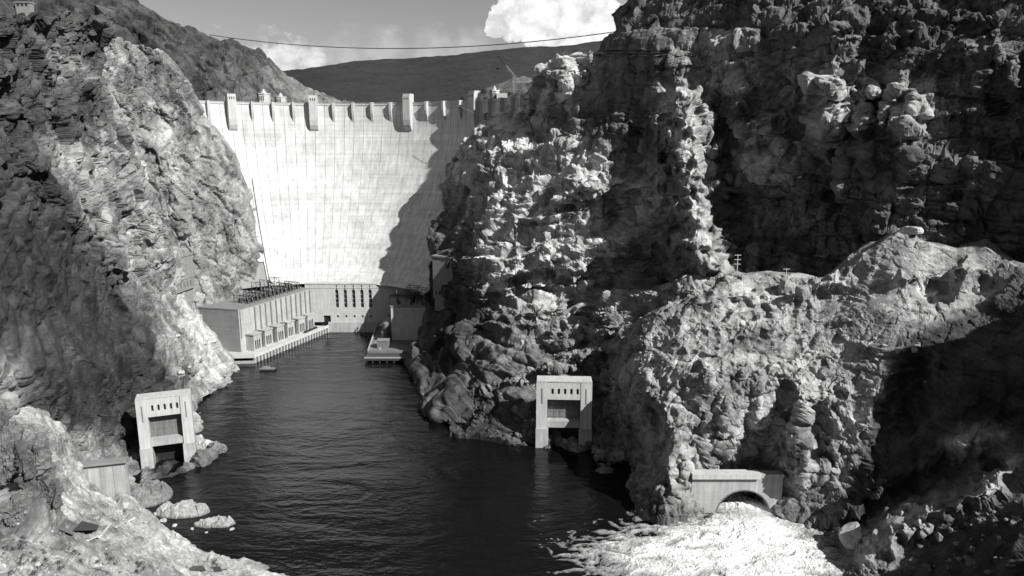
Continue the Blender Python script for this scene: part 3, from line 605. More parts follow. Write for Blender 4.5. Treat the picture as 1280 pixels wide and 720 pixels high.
for i, ph in enumerate(TW):
    hh = 174.8 if i in (0, 1) else 175.6
    mb = MB(); radial(mb, ph, 6.6, [(147.5, .05), (149, 1.6), (152, 3.4), (156, 4.6), (162, 5.2), (hh - 1.6, 5.2), (hh - 1.5, 4.7), (hh, 4.6)])
    tw_ = mb.build('tower', M['white'], dam)
    a = R(ph); o = Vector((math.sin(a), math.cos(a), 0)); u = Vector((math.cos(a), -math.sin(a), 0)); c = Vector((XC, YC, 0)) + o * (RC - 5.2)
    fr = Fr(c - u, c + u)
    for du in (-1.6, 0, 1.6):
        mb = MB(); fr.box(mb, 1 + du - .35, 1 + du + .35, 169.8, 172.6, -.3, .06); mb.build('window', M['dark'], tw_)
    mb = MB()
    for s_ in (-1, 1):
        for q in (-1, 1): pass
    mb.box(c.x - .1, c.x + .1, c.y + 4, c.y + 4.2, hh, hh + 3); mb.build('flagpole', M['steel'], tw_)
mb = MB()
pl = [dp(-28.6, z, .35) for z in np.linspace(38, 112, 16)]
for a, b in zip(pl[:-1], pl[1:]): mb.bar(a, b, .45)
mb.build('drain_pipe', M['steel'], dam)
# patches of repaired, stained concrete near the foot: shallow recessed slots
# ------------------------------------------------------------------ intake towers in the lake
def intake(name_label, px, ytop, w, Y, extra=False):
    x = xat(px, 130, Y); z0 = 140; zt = zat(ytop, Y)
    t = thing('intake_tower', name_label, 'tower', (x, Y, z0), 'intake towers standing in the lake behind the dam')
    n = 8
    def oct_(mb, r, za, zb, cx=x, cy=Y):
        k = len(mb.V)
        for z in (za, zb):
            for i in range(n):
                q = math.pi / 8 + i * math.pi / 4; mb.V.append((cx + r * math.cos(q), cy + r * math.sin(q), z))
        for i in range(n): mb.F.append((k + i, k + (i + 1) % n, k + n + (i + 1) % n, k + n + i))
        mb.F.append(tuple(k + i for i in reversed(range(n)))); mb.F.append(tuple(k + n + i for i in range(n)))
    mb = MB(); oct_(mb, w / 2, z0, zt - 3.4); mb.build('shaft', M['white'], t)
    mb = MB(); oct_(mb, w / 2 + .5, zt - 3.39, zt - 2.6); mb.build('cornice', M['dam'], t)
    mb = MB(); oct_(mb, w / 5, zt - 2.6, zt - .5); oct_(mb, w / 9, zt - .5, zt + 1.0); mb.build('lantern', M['white'], t)
    for i in range(-2, 3):
        mb = MB(); u = i * w / 8; mb.box(x + u - .3, x + u + .3, Y - w / 2 * .93 - .05, Y - w / 2 * .9 + .3, zt - 9, zt - 5); 
        if abs(i) < 2: mb.build('window', M['dark'], t)
    return t
intake('white octagonal intake tower behind the dam, the taller of the left pair', 330, 113, 11.5, 655)
intake('white intake tower behind the dam, lower and right of its neighbour', 351, 117.5, 10.5, 690)
ti = intake('white intake tower at the right abutment above the dam crest', 618, 109, 9, 640)
mb = MB(); mb.box(xat(621, 120, 632), xat(634, 120, 632), 630, 640, 140, zat(116.5, 632)); mb.build('machine_house', M['white'], ti)
# ------------------------------------------------------------------ powerhouse, centre block
yC = 521.; ph_ = thing('powerhouse', 'pale central powerhouse block with tall slot windows at the foot of the dam', 'powerhouse', (-120, yC, 0))
fr = Fr((-153, yC), (-68, yC)); zt = zat(355.5, yC)
def uX(px, py=380): return xat(px, py, yC) + 153
holes = []; slots = [421.5, 432, 442.4, 452.7, 463]
for s_ in slots:
    u = uX(s_); holes.append((u - .45, u + .45, zat(362.5, yC), zat(356, yC) - .3)); holes.append((u - 1.25, u + 1.25, zat(384.5, yC), zat(362.5, yC)))
    holes.append((u - .8, u + .8, zat(397, yC), zat(394, yC)))
ud = uX(409, 398); holes.append((ud - 2.7, ud + 2.7, zat(403.5, yC), zat(394.4, yC)))
# split the wide slots so that no two holes share a strip edge
mb = MB(); fr.wall(mb, 0, 85, zat(402.5, yC), zt, -2.0, 0, holes); mb.build('front_wall', M['white'], ph_)
mb = MB(); fr.box(mb, 16.2, 85, -6, zat(402.5, yC) - .003, -2, .9); mb.build('plinth', M['conc'], ph_)
mb = MB(); fr.box(mb, 0, 16.19, -6, 4.6, -2, .0); fr.box(mb, 0, 85, -6, zt - 3, -3.2, -2.05); mb.build('inner_wall', M['dark'], ph_)
mb = MB(); fr.box(mb, 0, 85, zt + .003, zt + 1.0, -18, .35); mb.build('roof_slab', M['white'], ph_)
mb = MB(); fr.box(mb, 0, 85, zat(360, yC) + .0, zat(359.3, yC), .003, .25); mb.build('string_course', M['white'], ph_)
for s_ in slots:
    u = uX(s_)
    for (w, z0, z1, nn) in ((1.25, zat(384.5, yC), zat(362.5, yC), 3), (.45, zat(362.5, yC), zat(356, yC) - .3, 1), (.8, zat(397, yC), zat(394, yC), 1)):
        mb = MB(); fr.box(mb, u - w, u + w, z0, z1, -1.9, -1.5); f_ = mb.build('window', M['glass'], ph_)
        if nn == 3:
            mb = MB()
            for i in range(1, 4): z = z0 + (z1 - z0) * i / 4; fr.box(mb, u - w, u + w, z - .18, z + .18, -1.5, -.9)
            fr.box(mb, u - .1, u + .1, z0, z1, -1.45, -1.1); mb.build('mullion', M['steel_l'], f_)
mb = MB(); fr.box(mb, ud - 2.7, ud + 2.7, zat(403.5, yC), zat(394.4, yC), -1.9, -1.5); mb.build('doorway', M['dark'], ph_)
mb = MB()
for i in range(30): fr.box(mb, i * 2.9, i * 2.9 + .12, zt + 1, zt + 2.1, -13.5, -13.38)
fr.box(mb, 0, 85, zt + 2.1, zt + 2.25, -13.52, -13.35); fr.box(mb, 0, 85, zt + 1.5, zt + 1.6, -13.52, -13.35); mb.build('railing', M['steel'], ph_)
for i, (px, w) in enumerate(((413.5, 1.7), (482, 2.0))):
    x = xat(px, 347, 532)
    t = thing('roof_hut', ('small dark hut on the powerhouse roof over the slot windows, in sunlight', 'small dark hut on the powerhouse roof inside the shadow on the dam')[i], 'hut', (x, 532, zt + 1), 'dark huts on the powerhouse roof')
    mb = MB(); mb.box(x - w / 2, x + w / 2, 531, 533, zt + 1.003, zt + 3.4); mb.build('wall', M['steel'], t)
    mb = MB(); mb.box(x - w / 2 - .2, x + w / 2 + .2, 530.8, 533.2, zt + 3.403, zt + 3.65); mb.build('roof', M['tar'], t)
# ------------------------------------------------------------------ left wing
zr = 32.8; fp = [(-206, 459), (-176.5, 451.5), (-171.6, 463.5), (-149.2, 520.9), (-152, 531), (-172, 526), (-192, 501), (-214, 476)]
lw = thing('power_wing', 'long concrete powerhouse wing along the left quay, flat roof crowded with steelwork', 'powerhouse wing', (-176, 470, 0))
names = ['end_wall', 'corner_wall', 'river_wall', 'joint_wall', 'rear_wall', 'rear_wall', 'rear_wall', 'rear_wall']
for i, nm in enumerate(names):
    a, b = fp[i], fp[(i + 1) % 8]; w = Fr(a, b); mb = MB(); w.box(mb, .0, w.len - .004, -4, zr, -1.2, 0); mb.build(nm, M['wing'] if i in (0, 3, 4, 5, 6, 7) else M['conc'], lw)
cx_, cy_ = -176, 492
o_ = [(x + (x - cx_) * .006, y + (y - cy_) * .006) for x, y in fp]
V = [(x, y, zr + .003) for x, y in o_] + [(x, y, zr + .8) for x, y in o_]
mesh('roof_slab', V, [tuple(range(8)), tuple(range(15, 7, -1))] + [(i, (i + 1) % 8, 8 + (i + 1) % 8, 8 + i) for i in range(8)], M['roof'], lw)
wf = Fr(fp[2], fp[3])
for i in range(12):
    u = 1.2 + i * (wf.len - 3) / 11; mb = MB(); wf.box(mb, u, u + .75, 13, zr - .4, .003, .9); mb.build('wall_rib', M['wing'], lw)
mb = MB(); mb2 = MB()
wc = Fr(fp[1], fp[2])
mb = MB(); wc.box(mb, 1, 1.6, 14, zr - .4, .003, .5); mb.build('wall_rib', M['wing'], lw)
for i in range(6):
    u0 = -8 + i * 11.6; dk = 6.2 if i % 2 == 0 else 5.6; zt2 = 15.4
    if i == 5: u0 = 49.5
    w_ = 7.6
    bay = MB(); hs_ = [(u0 + 1.2 + j * 1.9, u0 + 2.5 + j * 1.9, 5.6, 11.8) for j in range(3)]
    wf.wall(bay, u0, u0 + w_, 4.5, zt2, dk - .6, dk, hs_); wf.box(bay, u0, u0 + .5, 4.5, zt2 - .003, .01, dk - .603); wf.box(bay, u0 + w_ - .5, u0 + w_, 4.5, zt2 - .003, .01, dk - .603)
    b_o = bay.build('transformer_bay', M['conc'], lw)
    mb = MB(); wf.box(mb, u0 - .4, u0 + w_ + .4, zt2 + .003, zt2 + .7, .01, dk + .5); mb.build('cornice', M['conc'], b_o)
    for h in hs_:
        mb = MB(); wf.box(mb, h[0], h[1], h[2], h[3], dk - 1.2, dk - 1.0); mb.build('door', M['dark'], b_o)
    if i < 5:
        mb = MB(); wf.box(mb, u0 + w_ + .6, u0 + w_ + 1.0, 4.5, 16, 4.4, 4.8); wf.box(mb, u0 + w_ + 2.4, u0 + w_ + 2.8, 4.5, 15.6, 4.4, 4.8); wf.box(mb, u0 + w_ + .6, u0 + w_ + 2.8, 14.4, 14.7, 4.45, 4.75); mb.build('bay_frame', M['steel'], lw)
# ------------------------------------------------------------------ left quay
qa, qb = (-165.0, 443.0), (-136.6, 519.8); qf = Fr(qa, qb)
qy = thing('quay', 'long white concrete quay on square piers along the left side of the river', 'quay', (-165, 443, 0))
dp_ = [qa, qb, (-149, 520.6), (-171.6, 463), (-177, 452), (-206, 458), (-200, 446), (-180, 441.5)]
V = [(x, y, 3.7) for x, y in dp_] + [(x, y, 4.9) for x, y in dp_]
mesh('deck', V, [tuple(range(7, -1, -1)), tuple(range(8, 16))] + [(i, (i + 1) % 8, 8 + (i + 1) % 8, 8 + i) for i in range(8)], M['white'], qy)
for i in range(26):
    u = .4 + i * (qf.len - 1.6) / 25; mb = MB(); qf.box(mb, u, u + 1.35, -3, 3.697, -1.6, -.05); mb.build('pier', M['conc'], qy)
mb = MB(); qf.box(mb, 0, qf.len - .3, -3, 3.69, -4.5, -3.6); mb.build('back_wall', M['dark'], qy)
mb = MB(); qf.box(mb, 0, qf.len, 4.903, 5.7, -.5, -.0); mb.build('kerb', M['white'], qy)
nf = Fr((-180, 441.5), qa); mb = MB(); nf.box(mb, 0, nf.len - .1, -3, 1.6, -1.2, -.1); mb.build('end_wall', M['conc'], qy)
mb = MB(); nf.box(mb, 0, nf.len - .1, 4.903, 5.6, -.5, 0); mb.build('kerb', M['white'], qy)
# cars on the quay
def car(u, d, lab, shade):
    t = thing('parked_car', lab, 'car', tuple(qf.p(u, 4.905, d)), 'cars parked by the doorway on the quay')
    t.rotation_euler.z = math.atan2(qf.u.y, qf.u.x)
    mb = MB(); mb.box(-2.2, 2.2, -.85, .85, .35, .95, .06); o1 = MB(); o1.box(-1.3, .9, -.75, .75, .953, 1.65, .25)
    for bmm, nm, m in ((mb, 'body', M['paint']), (o1, 'cabin', M['glass'])):
        me = bpy.data.meshes.new(nm); me.from_pydata(bmm.V, [], bmm.F); me.materials.append(m); o = bpy.data.objects.new(nm, me); C.objects.link(o); o.parent = t
    for x in (-1.35, 1.35):
        for y in (-.82, .82):
            w = MB(); w.tube((x, y - .1, .34), (x, y + .1, .34), .34, n=10); me = bpy.data.meshes.new('wheel'); me.from_pydata(w.V, [], w.F); me.materials.append(M['tyre']); o = bpy.data.objects.new('wheel', me); C.objects.link(o); o.parent = t
car(60.5, -4.2, 'dark sedan parked on the quay, farthest from the doorway', 0); car(66, -4.4, 'dark sedan parked on the quay between two others', 0); car(71.5, -4.6, 'dark sedan parked on the quay nearest the black doorway', 0)
# ------------------------------------------------------------------ steelwork on the roofs
def gantry(w, h, name='steel_gantry'):
    t = bpy.data.objects.new(name, None); C.objects.link(t); t['category'] = 'gantry'
    for y in (-w / 2, 0, w / 2): mb = MB(); mb.bar((0, y, 0), (0, y, h), .35); mb.build('post', M['steel'], t)
    mb = MB(); mb.bar((0, -w / 2, h - .15), (0, w / 2, h - .15), .3); mb.bar((0, -w / 2, h * .62), (0, w / 2, h * .62), .22)
    for s_ in (-1, 1):
        mb.bar((0, s_ * w / 2, h * .62), (0, 0, h - .3), .16)
    mb.build('crossbeam', M['steel'], t)
    for y in np.linspace(-w / 2 + 1.4, w / 2 - 1.4, 5):
        mb = MB(); mb.tube((0, y, h - .3), (0, y, h - 2.0), .26, .18, 6); mb.build('insulator', M['steel_l'], t)
    for y in (-w / 4, w / 4):
        mb = MB(); mb.tube((1.2, y, 0), (1.2, y, 2.2), .9, .8, 8); mb.tube((1.2, y, 2.2), (1.2, y, 3.4), .22, .15, 6); mb.build('transformer', M['steel'], t)
    return t
g0 = None
ang = math.atan2(wf.u.y, wf.u.x)
for i in range(13):
    u = 2 + i * 4.3; h = (5.6, 4.0, 6.2, 4.4)[i % 4]
    if g0 is None: g0 = gantry(13, 3.8); g = g0
    else: g = copy_tree(g0)
    g.location = wf.p(u, zr + .8, -9.5 - random.random()); g.rotation_euler.z = ang; g.scale.z = h / 3.8
    g['label'] = 'dark steel switchgear gantry in the rows along the left wing roof'; g['group'] = 'switchgear gantries on the left wing roof'
gt = gantry(7, 9.5, 'steel_gantry')
for i, (px, py, Y) in enumerate(((331, 366, 505), (344, 362, 512), (321, 369, 498))):
    g = gt if i == 0 else copy_tree(gt); q = onz(px, py, zr + .8); g.location = (q.x, q.y, zr + .8); g.rotation_euler.z = ang + .2
    g['label'] = 'tall thin steel gantry at the cliff side of the left wing roof'; g['group'] = 'tall gantries beside the left cliff'
# ------------------------------------------------------------------ right wing
rw = thing('power_wing', 'shaded concrete powerhouse wing under the right cliff', 'powerhouse wing', (-70, 483, 0))
fpR = [(-83.5, 483), (-40, 483), (-40, 519.5), (-90, 519.5)]; zR = zat(384, 483)
for i, nm in enumerate(['end_wall', 'cliff_wall', 'joint_wall', 'river_wall']):
    w = Fr(fpR[i], fpR[(i + 1) % 4]); mb = MB(); w.box(mb, 0, w.len - .004, -3, zR, -1.2, 0); mb.build(nm, M['white'], rw)
V = [(x, y, z) for z in (zR + .003, zR + .8) for x, y in ((-83.9, 482.6), (-40, 482.6), (-40, 519.6), (-90.4, 519.6))]
mesh('roof_slab', V, [(3, 2, 1, 0), (4, 5, 6, 7), (0, 1, 5, 4), (1, 2, 6, 5), (2, 3, 7, 6), (3, 0, 4, 7)], M['roof'], rw)
rf = Fr(fpR[3], fpR[0])
for i in range(8): mb = MB(); rf.box(mb, 1.5 + i * 4.4, 2.2 + i * 4.4, 8, zR - .5, .003, .7); mb.build('wall_rib', M['wing'], rw)
mb = MB(); mb.box(-91.5, -85.2, 489, 519, 4, 13); mb.box(-92, -85, 488.6, 519.2, 13.003, 13.8); mb.build('annex', M['conc'], rw)
for i, (x, y, z1) in enumerate(((-87.6, 485.5, 16), (-88.2, 481, 11))):
    mb = MB(); mb.tube((x, y, 4.4), (x, y, z1), 2.3, n=16); mb.tube((x, y, z1), (x, y, z1 + .8), 2.3, .6, 16); o = mb.build('storage_tank', M['gate'], None)
    tag(o, ('tall upright tank against the right powerhouse wing', 'short upright tank in front of the taller one by the right wing')[i], 'tank', 'upright tanks beside the right wing')
g1 = gantry(16, 11, 'steel_gantry')
for i in range(5):
    g = g1 if i == 0 else copy_tree(g1); g.location = (-66, 486 + i * 7, zR + .8); g.rotation_euler.z = math.pi / 2
    g['label'] = 'tall steel gantry in shadow on the right wing roof'; g['group'] = 'gantries on the right wing roof'
for j in range(3):
    g = copy_tree(gt); g.location = (-80 + j * 9, 490 + j * 6, zR + .8); g.rotation_euler.z = .3; g['label'] = 'narrow steel gantry standing among the tall ones on the right wing roof'; g['group'] = 'narrow gantries on the right wing roof'
rq = thing('quay', 'dark construction quay below the shaded right powerhouse wing', 'quay', (-85, 455, 0))
V = [(x, y, z) for z in (-3, 4.3) for x, y in ((-95, 456), (-50, 456), (-50, 482.9), (-60, 519), (-101, 519))]
mesh('deck', V, [(4, 3, 2, 1, 0), (5, 6, 7, 8, 9)] + [(i, (i + 1) % 5, 5 + (i + 1) % 5, 5 + i) for i in range(5)], M['gate'], rq)
ef = Fr((-101, 519), (-95, 456)); mb = MB(); ef.box(mb, 0, ef.len, 4.303, 5.6, -.6, -.003); mb.build('kerb', M['conc'], rq)
mb = MB(); mb.box(-95, -56, 444, 455.9, 1.6, 3.0); mb.build('lower_platform', M['steel'], rq)
for i in range(9): mb = MB(); mb.box(-94.6 + i * 4.6, -93.9 + i * 4.6, 444.3, 445, -3, 1.597); mb.build('pile', M['steel'], rq)
mb = MB(); mb.box(-95, -70, 444.2, 444.5, 3.003, 3.9); mb.build('guard_rail', M['steel_l'], rq)
mb = MB(); mb.box(-90, -82.5, 462, 468, 4.303, 9.4); o = mb.build('wall', M['gate'], None); o.name = 'concrete_bin'  # darker material than concrete, standing in for the cliff's shade
mb = MB(); mb.box(-90.3, -82.2, 461.7, 468.3, 9.403, 9.8); r_ = mb.build('lid', M['roof'], o); tag(o, 'square pale concrete box on the right quay', 'bunker')
for i in range(7):
    x, y = random.uniform(-94, -86), random.uniform(458, 482)
    mb = MB(); mb.box(x, x + random.uniform(.8, 2), y, y + random.uniform(.8, 2.4), 4.303, 4.303 + random.uniform(.6, 1.8), .1)
    tag(mb.build('crate', random.choice([M['steel'], M['wood'], M['steel_l']])), 'small crate of building stores lying on the right quay', 'crate', 'stores lying on the right quay')
# ------------------------------------------------------------------ valve houses on the cliffs
def valve(px0, px1, pyt, pyb, Ya, Yb, lab, m):
    a = P(px0, (pyt + pyb) / 2, Ya); b = P(px1, (pyt + pyb) / 2, Yb); w = Fr(a, b); zt_, zb = zat(pyt, Ya), zat(pyb, Ya)
    t = thing('valve_house', lab, 'valve house', (float(a[0]), Ya, zb)); L_ = w.len
    hl = [(L_ * (.12 + i * .16), L_ * (.12 + i * .16) + L_ * .07, zb + 2.0, zb + 5.2) for i in range(5)]
    mb = MB(); w.wall(mb, 0, L_, zb, zt_, -.8, 0, hl); mb.build('front_wall', m, t)
    mb = MB(); w.box(mb, 0, L_, zb - 9, zt_ - .003, -12, -1.6); mb.build('body_wall', m, t)
    mb = MB(); w.box(mb, -.5, L_ + .5, zt_ + .003, zt_ + 1, -12.4, .5); mb.build('roof', m, t)
    mb = MB(); w.box(mb, -.2, L_ + .2, zb + 7.0, zb + 7.7, .003, .35); mb.build('ledge', m, t)
    for h in hl: mb = MB(); w.box(mb, h[0], h[1], h[2], h[3], -1.5, -.9); mb.build('window', M['dark'], t)
valve(217, 243, 325, 368, 414, 436, 'concrete valve house clinging to the left cliff above the powerhouse', M['wing'])
valve(541, 566, 321, 372, 459, 452, 'shaded concrete valve house on the right cliff beside the dam', M['wing'])
# ------------------------------------------------------------------ tunnel portals with gates
def portal(lab):
    t = thing('tunnel_portal', lab, 'tunnel portal', (0, 0, 0), 'gated tunnel portals standing in the river')
    w = Fr((0, 0), (23, 0)); hh = 32.6
    hl = [(6.1 + i * 2.65, 7.1 + i * 2.65, 26.6, 29.4) for i in range(5)]
    mb = MB(); w.wall(mb, 4.403, 18.297, 24, hh - .003, -6, -.12, hl); mb.build('header', M['white'], t)
    for h in hl: mb = MB(); w.box(mb, h[0], h[1], h[2], h[3], -1.6, -1.3); mb.build('window', M['dark'], t)
    for u0, u1 in ((0, 4.4), (18.6, 23)):
        mb = MB(); w.box(mb, u0 - (.0 if u0 else .3), u1 + (.3 if u0 else 0), -3, hh, -7, 0); p_ = mb.build('side_pier', M['white'], t)
        mb = MB(); w.box(mb, u0 + 1.9, u0 + 2.4, 22, 29.5, .003, .12); mb.build('slot', M['gate'], p_)
        mb = MB(); w.box(mb, u0 - .5, u1 + .5, -3.1, 9.6, -7.2, .4); mb.build('footing', M['conc'], p_)
    mb = MB(); w.box(mb, -.1, 23.1, hh + .003, hh + .6, -7, .1); mb.build('cornice', M['white'], t)
    mb = MB(); w.box(mb, 4.45, 18.55, 9.9, 13, -6, -.6); mb.build('sill_beam', M['conc'], t)
    mb = MB(); w.box(mb, 4.45, 18.55, 13.003, 23.0, -5, -4.5); g = mb.build('gate', M['gate'], t)
    mb = MB()
    for i in range(6): w.box(mb, 4.6 + i * 2.7, 4.85 + i * 2.7, 13.1, 22.9, -4.497, -4.3)
    for i in range(4): w.box(mb, 4.5, 18.5, 14 + i * 2.6, 14.25 + i * 2.6, -4.495, -4.33)
    mb.build('gate_rib', M['gate'], g)
    mb = MB(); w.box(mb, 4.3, 18.7, -3, hh - 1.1, -8.5, -8); mb.build('back_wall', M['dark'], t)
    return t
p1 = portal('white gated tunnel portal against the left bank, sunlit right pier'); p2 = copy_tree(p1)
p1.scale = (.92, .92, .97); p1.location = (-160.5, 291, 0); p1.rotation_euler.z = math.atan2(8, 21)
p2['label'] = 'white gated tunnel portal against the shaded right bank, half open gate'
p2.location = (11.5, 314, 0); p2.rotation_euler.z = -.05; p2.scale = (1.08, 1.08, .98)
# ------------------------------------------------------------------ spillway outlet with its arch
ax_, ay_, ar, yo = 88.6, -1.0, 10.6, 253.5
so = thing('tunnel_outlet', 'pale concrete tunnel outlet with round arch gushing white water', 'tunnel outlet', (ax_, yo, 0)); ztop = 14.6
V = []; Fc = []; xs_ = sorted(set(list(np.linspace(68.5, ax_ - ar, 6)) + [ax_ + ar * math.sin(a) for a in np.linspace(-math.pi / 2, math.pi / 2, 33)] + list(np.linspace(ax_ + ar, 103, 5))))
for x in xs_:
    zb = -4 if abs(x - ax_) >= ar - 1e-6 else ay_ + math.sqrt(max(0, ar * ar - (x - ax_) ** 2))
    for y in (yo, yo + 2.5): V += [(x, y, zb), (x, y, ztop)]
for i in range(len(xs_) - 1):
    a = i * 4; Fc += [(a, a + 4, a + 5, a + 1), (a + 2, a + 3, a + 7, a + 6), (a, a + 2, a + 6, a + 4), (a + 1, a + 5, a + 7, a + 3)]
mesh('headwall', V, Fc, M['conc'], so)
mb = MB(); mb.box(68.2, 94.2, yo - 1.4, yo + 3.2, ztop + .003, ztop + 1.9); mb.build('lintel', M['white'], so)
mb = MB(); mb.box(94.3, 103.2, yo - .4, yo + 3.2, ztop + .003, ztop + 1.5); mb.build('lintel', M['conc'], so)
V = []; Fc = []; n = 28
for i in range(n + 1):
    a = math.pi * i / n
    for r, y in ((ar, yo - .15), (ar - .5, yo - .15), (ar - .5, yo + 34), (ar, yo + 34)): V.append((ax_ + r * math.cos(a), y, ay_ + r * math.sin(a)))
for i in range(n):
    for j in range(3): Fc.append((i * 4 + j, i * 4 + j + 1, i * 4 + 5 + j, i * 4 + 4 + j))
mesh('arch_lining', V, Fc, M['gate'], so, True)
mb = MB(); mb.box(ax_ - ar, ax_ + ar, yo + 33, yo + 33.5, -4, 11); mb.build('tunnel_end', M['dark'], so)
mb = MB(); mb.hexa([(66, 250, -3), (73, 252.6, -3), (73, 254, -3), (66, 254, -3), (66, 251, 5), (70, 252.8, 5), (70, 254, 5), (66, 254, 5)]); mb.build('buttress', M['wing'], so)
# foaming water
fx = np.arange(8, 128, .36); fy = np.arange(172, 266, .36); FX, FY = np.meshgrid(fx, fy, indexing='ij')
q = np.stack([FX, FY, FX * 0], -1).reshape(-1, 3)
core = np.exp(-(np.hypot((FX - 84) / 34, (FY - 232) / 24)) ** 2 * .9) + .75 * np.exp(-(np.hypot((FX - 55) / 38, (FY - 222) / 17)) ** 2) + .6 * np.exp(-(np.hypot((FX - 85) / 30, (FY - 205) / 22)) ** 2)
wq = q.copy(); wq[:, 0] += perlin(q / 9) * 6; wq[:, 1] += perlin(q / 9 + 40) * 4
nz_ = (fbm(wq * [1 / 15, 1 / 6, 1], 5, .62, True) * .85 + fbm(q / 3.2, 3, .6) * .35).reshape(FX.shape)
zf = np.clip(core, 0, 1.25) * 1.25 + nz_ * 1.35 - 1.12
zf = zf + (fbm(q / 1.5, 3, .65, True) * .42).reshape(FX.shape) * np.clip(core, 0, 1)
jet = np.exp(-((FX - ax_) / (6.2 + np.clip(256 - FY, 0, 40) * .22)) ** 2) * np.where(FY > 248, 1, np.exp(-((FY - 248) / 13) ** 2))
zf = zf + 1.9 * jet + (fbm(q * [1 / 2.5, 1 / 5, 1], 3, .6, True).reshape(FX.shape) * .6 + .1) * jet
zf = np.where((FY > 252.5) & (np.abs(FX - ax_) > 12), -3, zf)
grid_obj('foaming_water', np.stack([FX, FY, zf], -1), np.clip(.10 + zf * .5, .08, .8), M['foam'], 'stuff')
ms = bpy.data.materials.new('spray'); ms.use_nodes = True; t_ = ms.node_tree; n_ = t_.nodes; l_ = t_.links; n_.remove(n_['Principled BSDF'])
vp = n_.new('ShaderNodeVolumePrincipled'); vp.inputs['Color'].default_value = (1, 1, 1, 1); vp.inputs['Anisotropy'].default_value = .2
tcx = n_.new('ShaderNodeTexCoord'); ln = n_.new('ShaderNodeVectorMath'); ln.operation = 'LENGTH'; l_.new(tcx.outputs['Object'], ln.inputs[0])
mr_ = n_.new('ShaderNodeMapRange'); mr_.interpolation_type = 'SMOOTHSTEP'; l_.new(ln.outputs['Value'], mr_.inputs[0])
for i, v in enumerate((.0, 1, .28, 0)): mr_.inputs[i + 1].default_value = v
l_.new(mr_.outputs[0], vp.inputs['Density']); l_.new(vp.outputs[0], n_['Material Output'].inputs['Volume'])
V = []; Fc = []; nu, nv = 20, 10
for j in range(nv + 1):
    for i in range(nu): a, b = 2 * math.pi * i / nu, math.pi * j / nv; V.append((math.sin(b) * math.cos(a), math.sin(b) * math.sin(a), math.cos(b)))
for j in range(nv):
    for i in range(nu): Fc.append((j * nu + i, j * nu + (i + 1) % nu, (j + 1) * nu + (i + 1) % nu, (j + 1) * nu + i))
sp = mesh('spray', V, [f[::-1] for f in Fc], ms); sp.location = (ax_ + .5, 246.5, .5); sp.scale = (11, 8, 8.5); sp['kind'] = 'stuff'
# ------------------------------------------------------------------ picking points on the rock
bpy.context.view_layer.update()
GRND = [o for o in bpy.data.objects if o.get('kind') == 'structure' and o.name.split('.')[0] in ('canyon_wall', 'bluff', 'river', 'ridge')]
def hit(px, py, only=None):
    d = pdir(px, py).normalized(); o0 = Vector((0, 0, H)); best = None
    for o in GRND:
        if only and not o.name.startswith(only): continue
        ok, loc, nrm, i = o.ray_cast(o0, d)
        if ok and (best is None or (loc - o0).length < (best[0] - o0).length): best = (loc, nrm)
    return best[0] if best else pt(px, py, 250)
# boulders
def rock_mesh(seed, n=14, rough=.28):
    V = []; r = np.random.RandomState(seed)
    for j in range(n + 1):
        for i in range(2 * n):
            a, b = math.pi * i / n, math.pi * j / n; V.append((math.sin(b) * math.cos(a), math.sin(b) * math.sin(a), math.cos(b)))
    V = np.array(V); pl_ = r.normal(size=(13, 3)); pl_ /= np.linalg.norm(pl_, axis=1)[:, None]; h = r.uniform(.55, .95, 13)
    rad = np.min(np.where((V @ pl_.T) > .05, h / np.maximum(V @ pl_.T, .05), 9), axis=1); rad = np.minimum(rad, 1.15)
    V = V * rad[:, None]; V = V * (1 + (fbm(V * 2.2 + seed, 3, .6, True) * .09)[:, None])
    Fc = [(j * 2 * n + i, j * 2 * n + (i + 1) % (2 * n), (j + 1) * 2 * n + (i + 1) % (2 * n), (j + 1) * 2 * n + i) for j in range(n) for i in range(2 * n)]
    me = bpy.data.meshes.new('boulder'); me.from_pydata(V.tolist(), [], Fc); me.update()
    return me
def rmat(tn): 
    k = 'rock_%d' % round(tn * 100)
    if k not in M: M[k] = mat(k, tn, .95, [(.35, .3, ISO), (1.5, .25, ISO)], .3)
    return M[k]
RM = [rock_mesh(s_) for s_ in range(6)]; RMB = [rock_mesh(s_, 40) for s_ in (7, 8)]
def boulder(px, py, w, h, tn, lab, grp=None, loc=None, name='boulder', cat='boulder', k=None, dep=None):
    p = loc or hit(px, py + h * .35); mpp = (p.y * math.cos(TH) + (H - p.z) * math.sin(TH)) / F
    k = random.randrange(6) if k is None else k; me = (RMB[k % 2] if name == 'rock_column' else RM[k]).copy(); me.materials.append(rmat(tn)); sz = np.array([w * mpp / 2, (dep or w) * mpp / 2 * random.uniform(.8, 1.1), h * mpp / 2])
    co = np.empty(len(me.vertices) * 3, f32); me.vertices.foreach_get('co', co); co = co.reshape(-1, 3); dr_ = co / (np.linalg.norm(co, axis=1)[:, None] + 1e-6); co = co * sz
    if name == 'rock_column':
        cw = co + np.array(p); b1, _ = blocks(cw * [1, 1, .7], 3.2, .2, .5, .9, .9); b2, _ = blocks(cw, 1.2, -.3, 1.1, .8, .9); co = co + dr_ * (b1 * 1.5 + b2 * .6 + fbm(cw / 1.5, 3, .6) * .6)[:, None]
    me.vertices.foreach_set('co', co.reshape(-1))
    o = bpy.data.objects.new(name, me); C.objects.link(o); o.location = p + Vector((0, 0, h * mpp * .25))
    o.rotation_euler = (random.uniform(-.2, .2), random.uniform(-.2, .2), random.uniform(-.5, .5) if dep else random.uniform(0, 6.28))
    tag(o, lab, cat, grp); return o
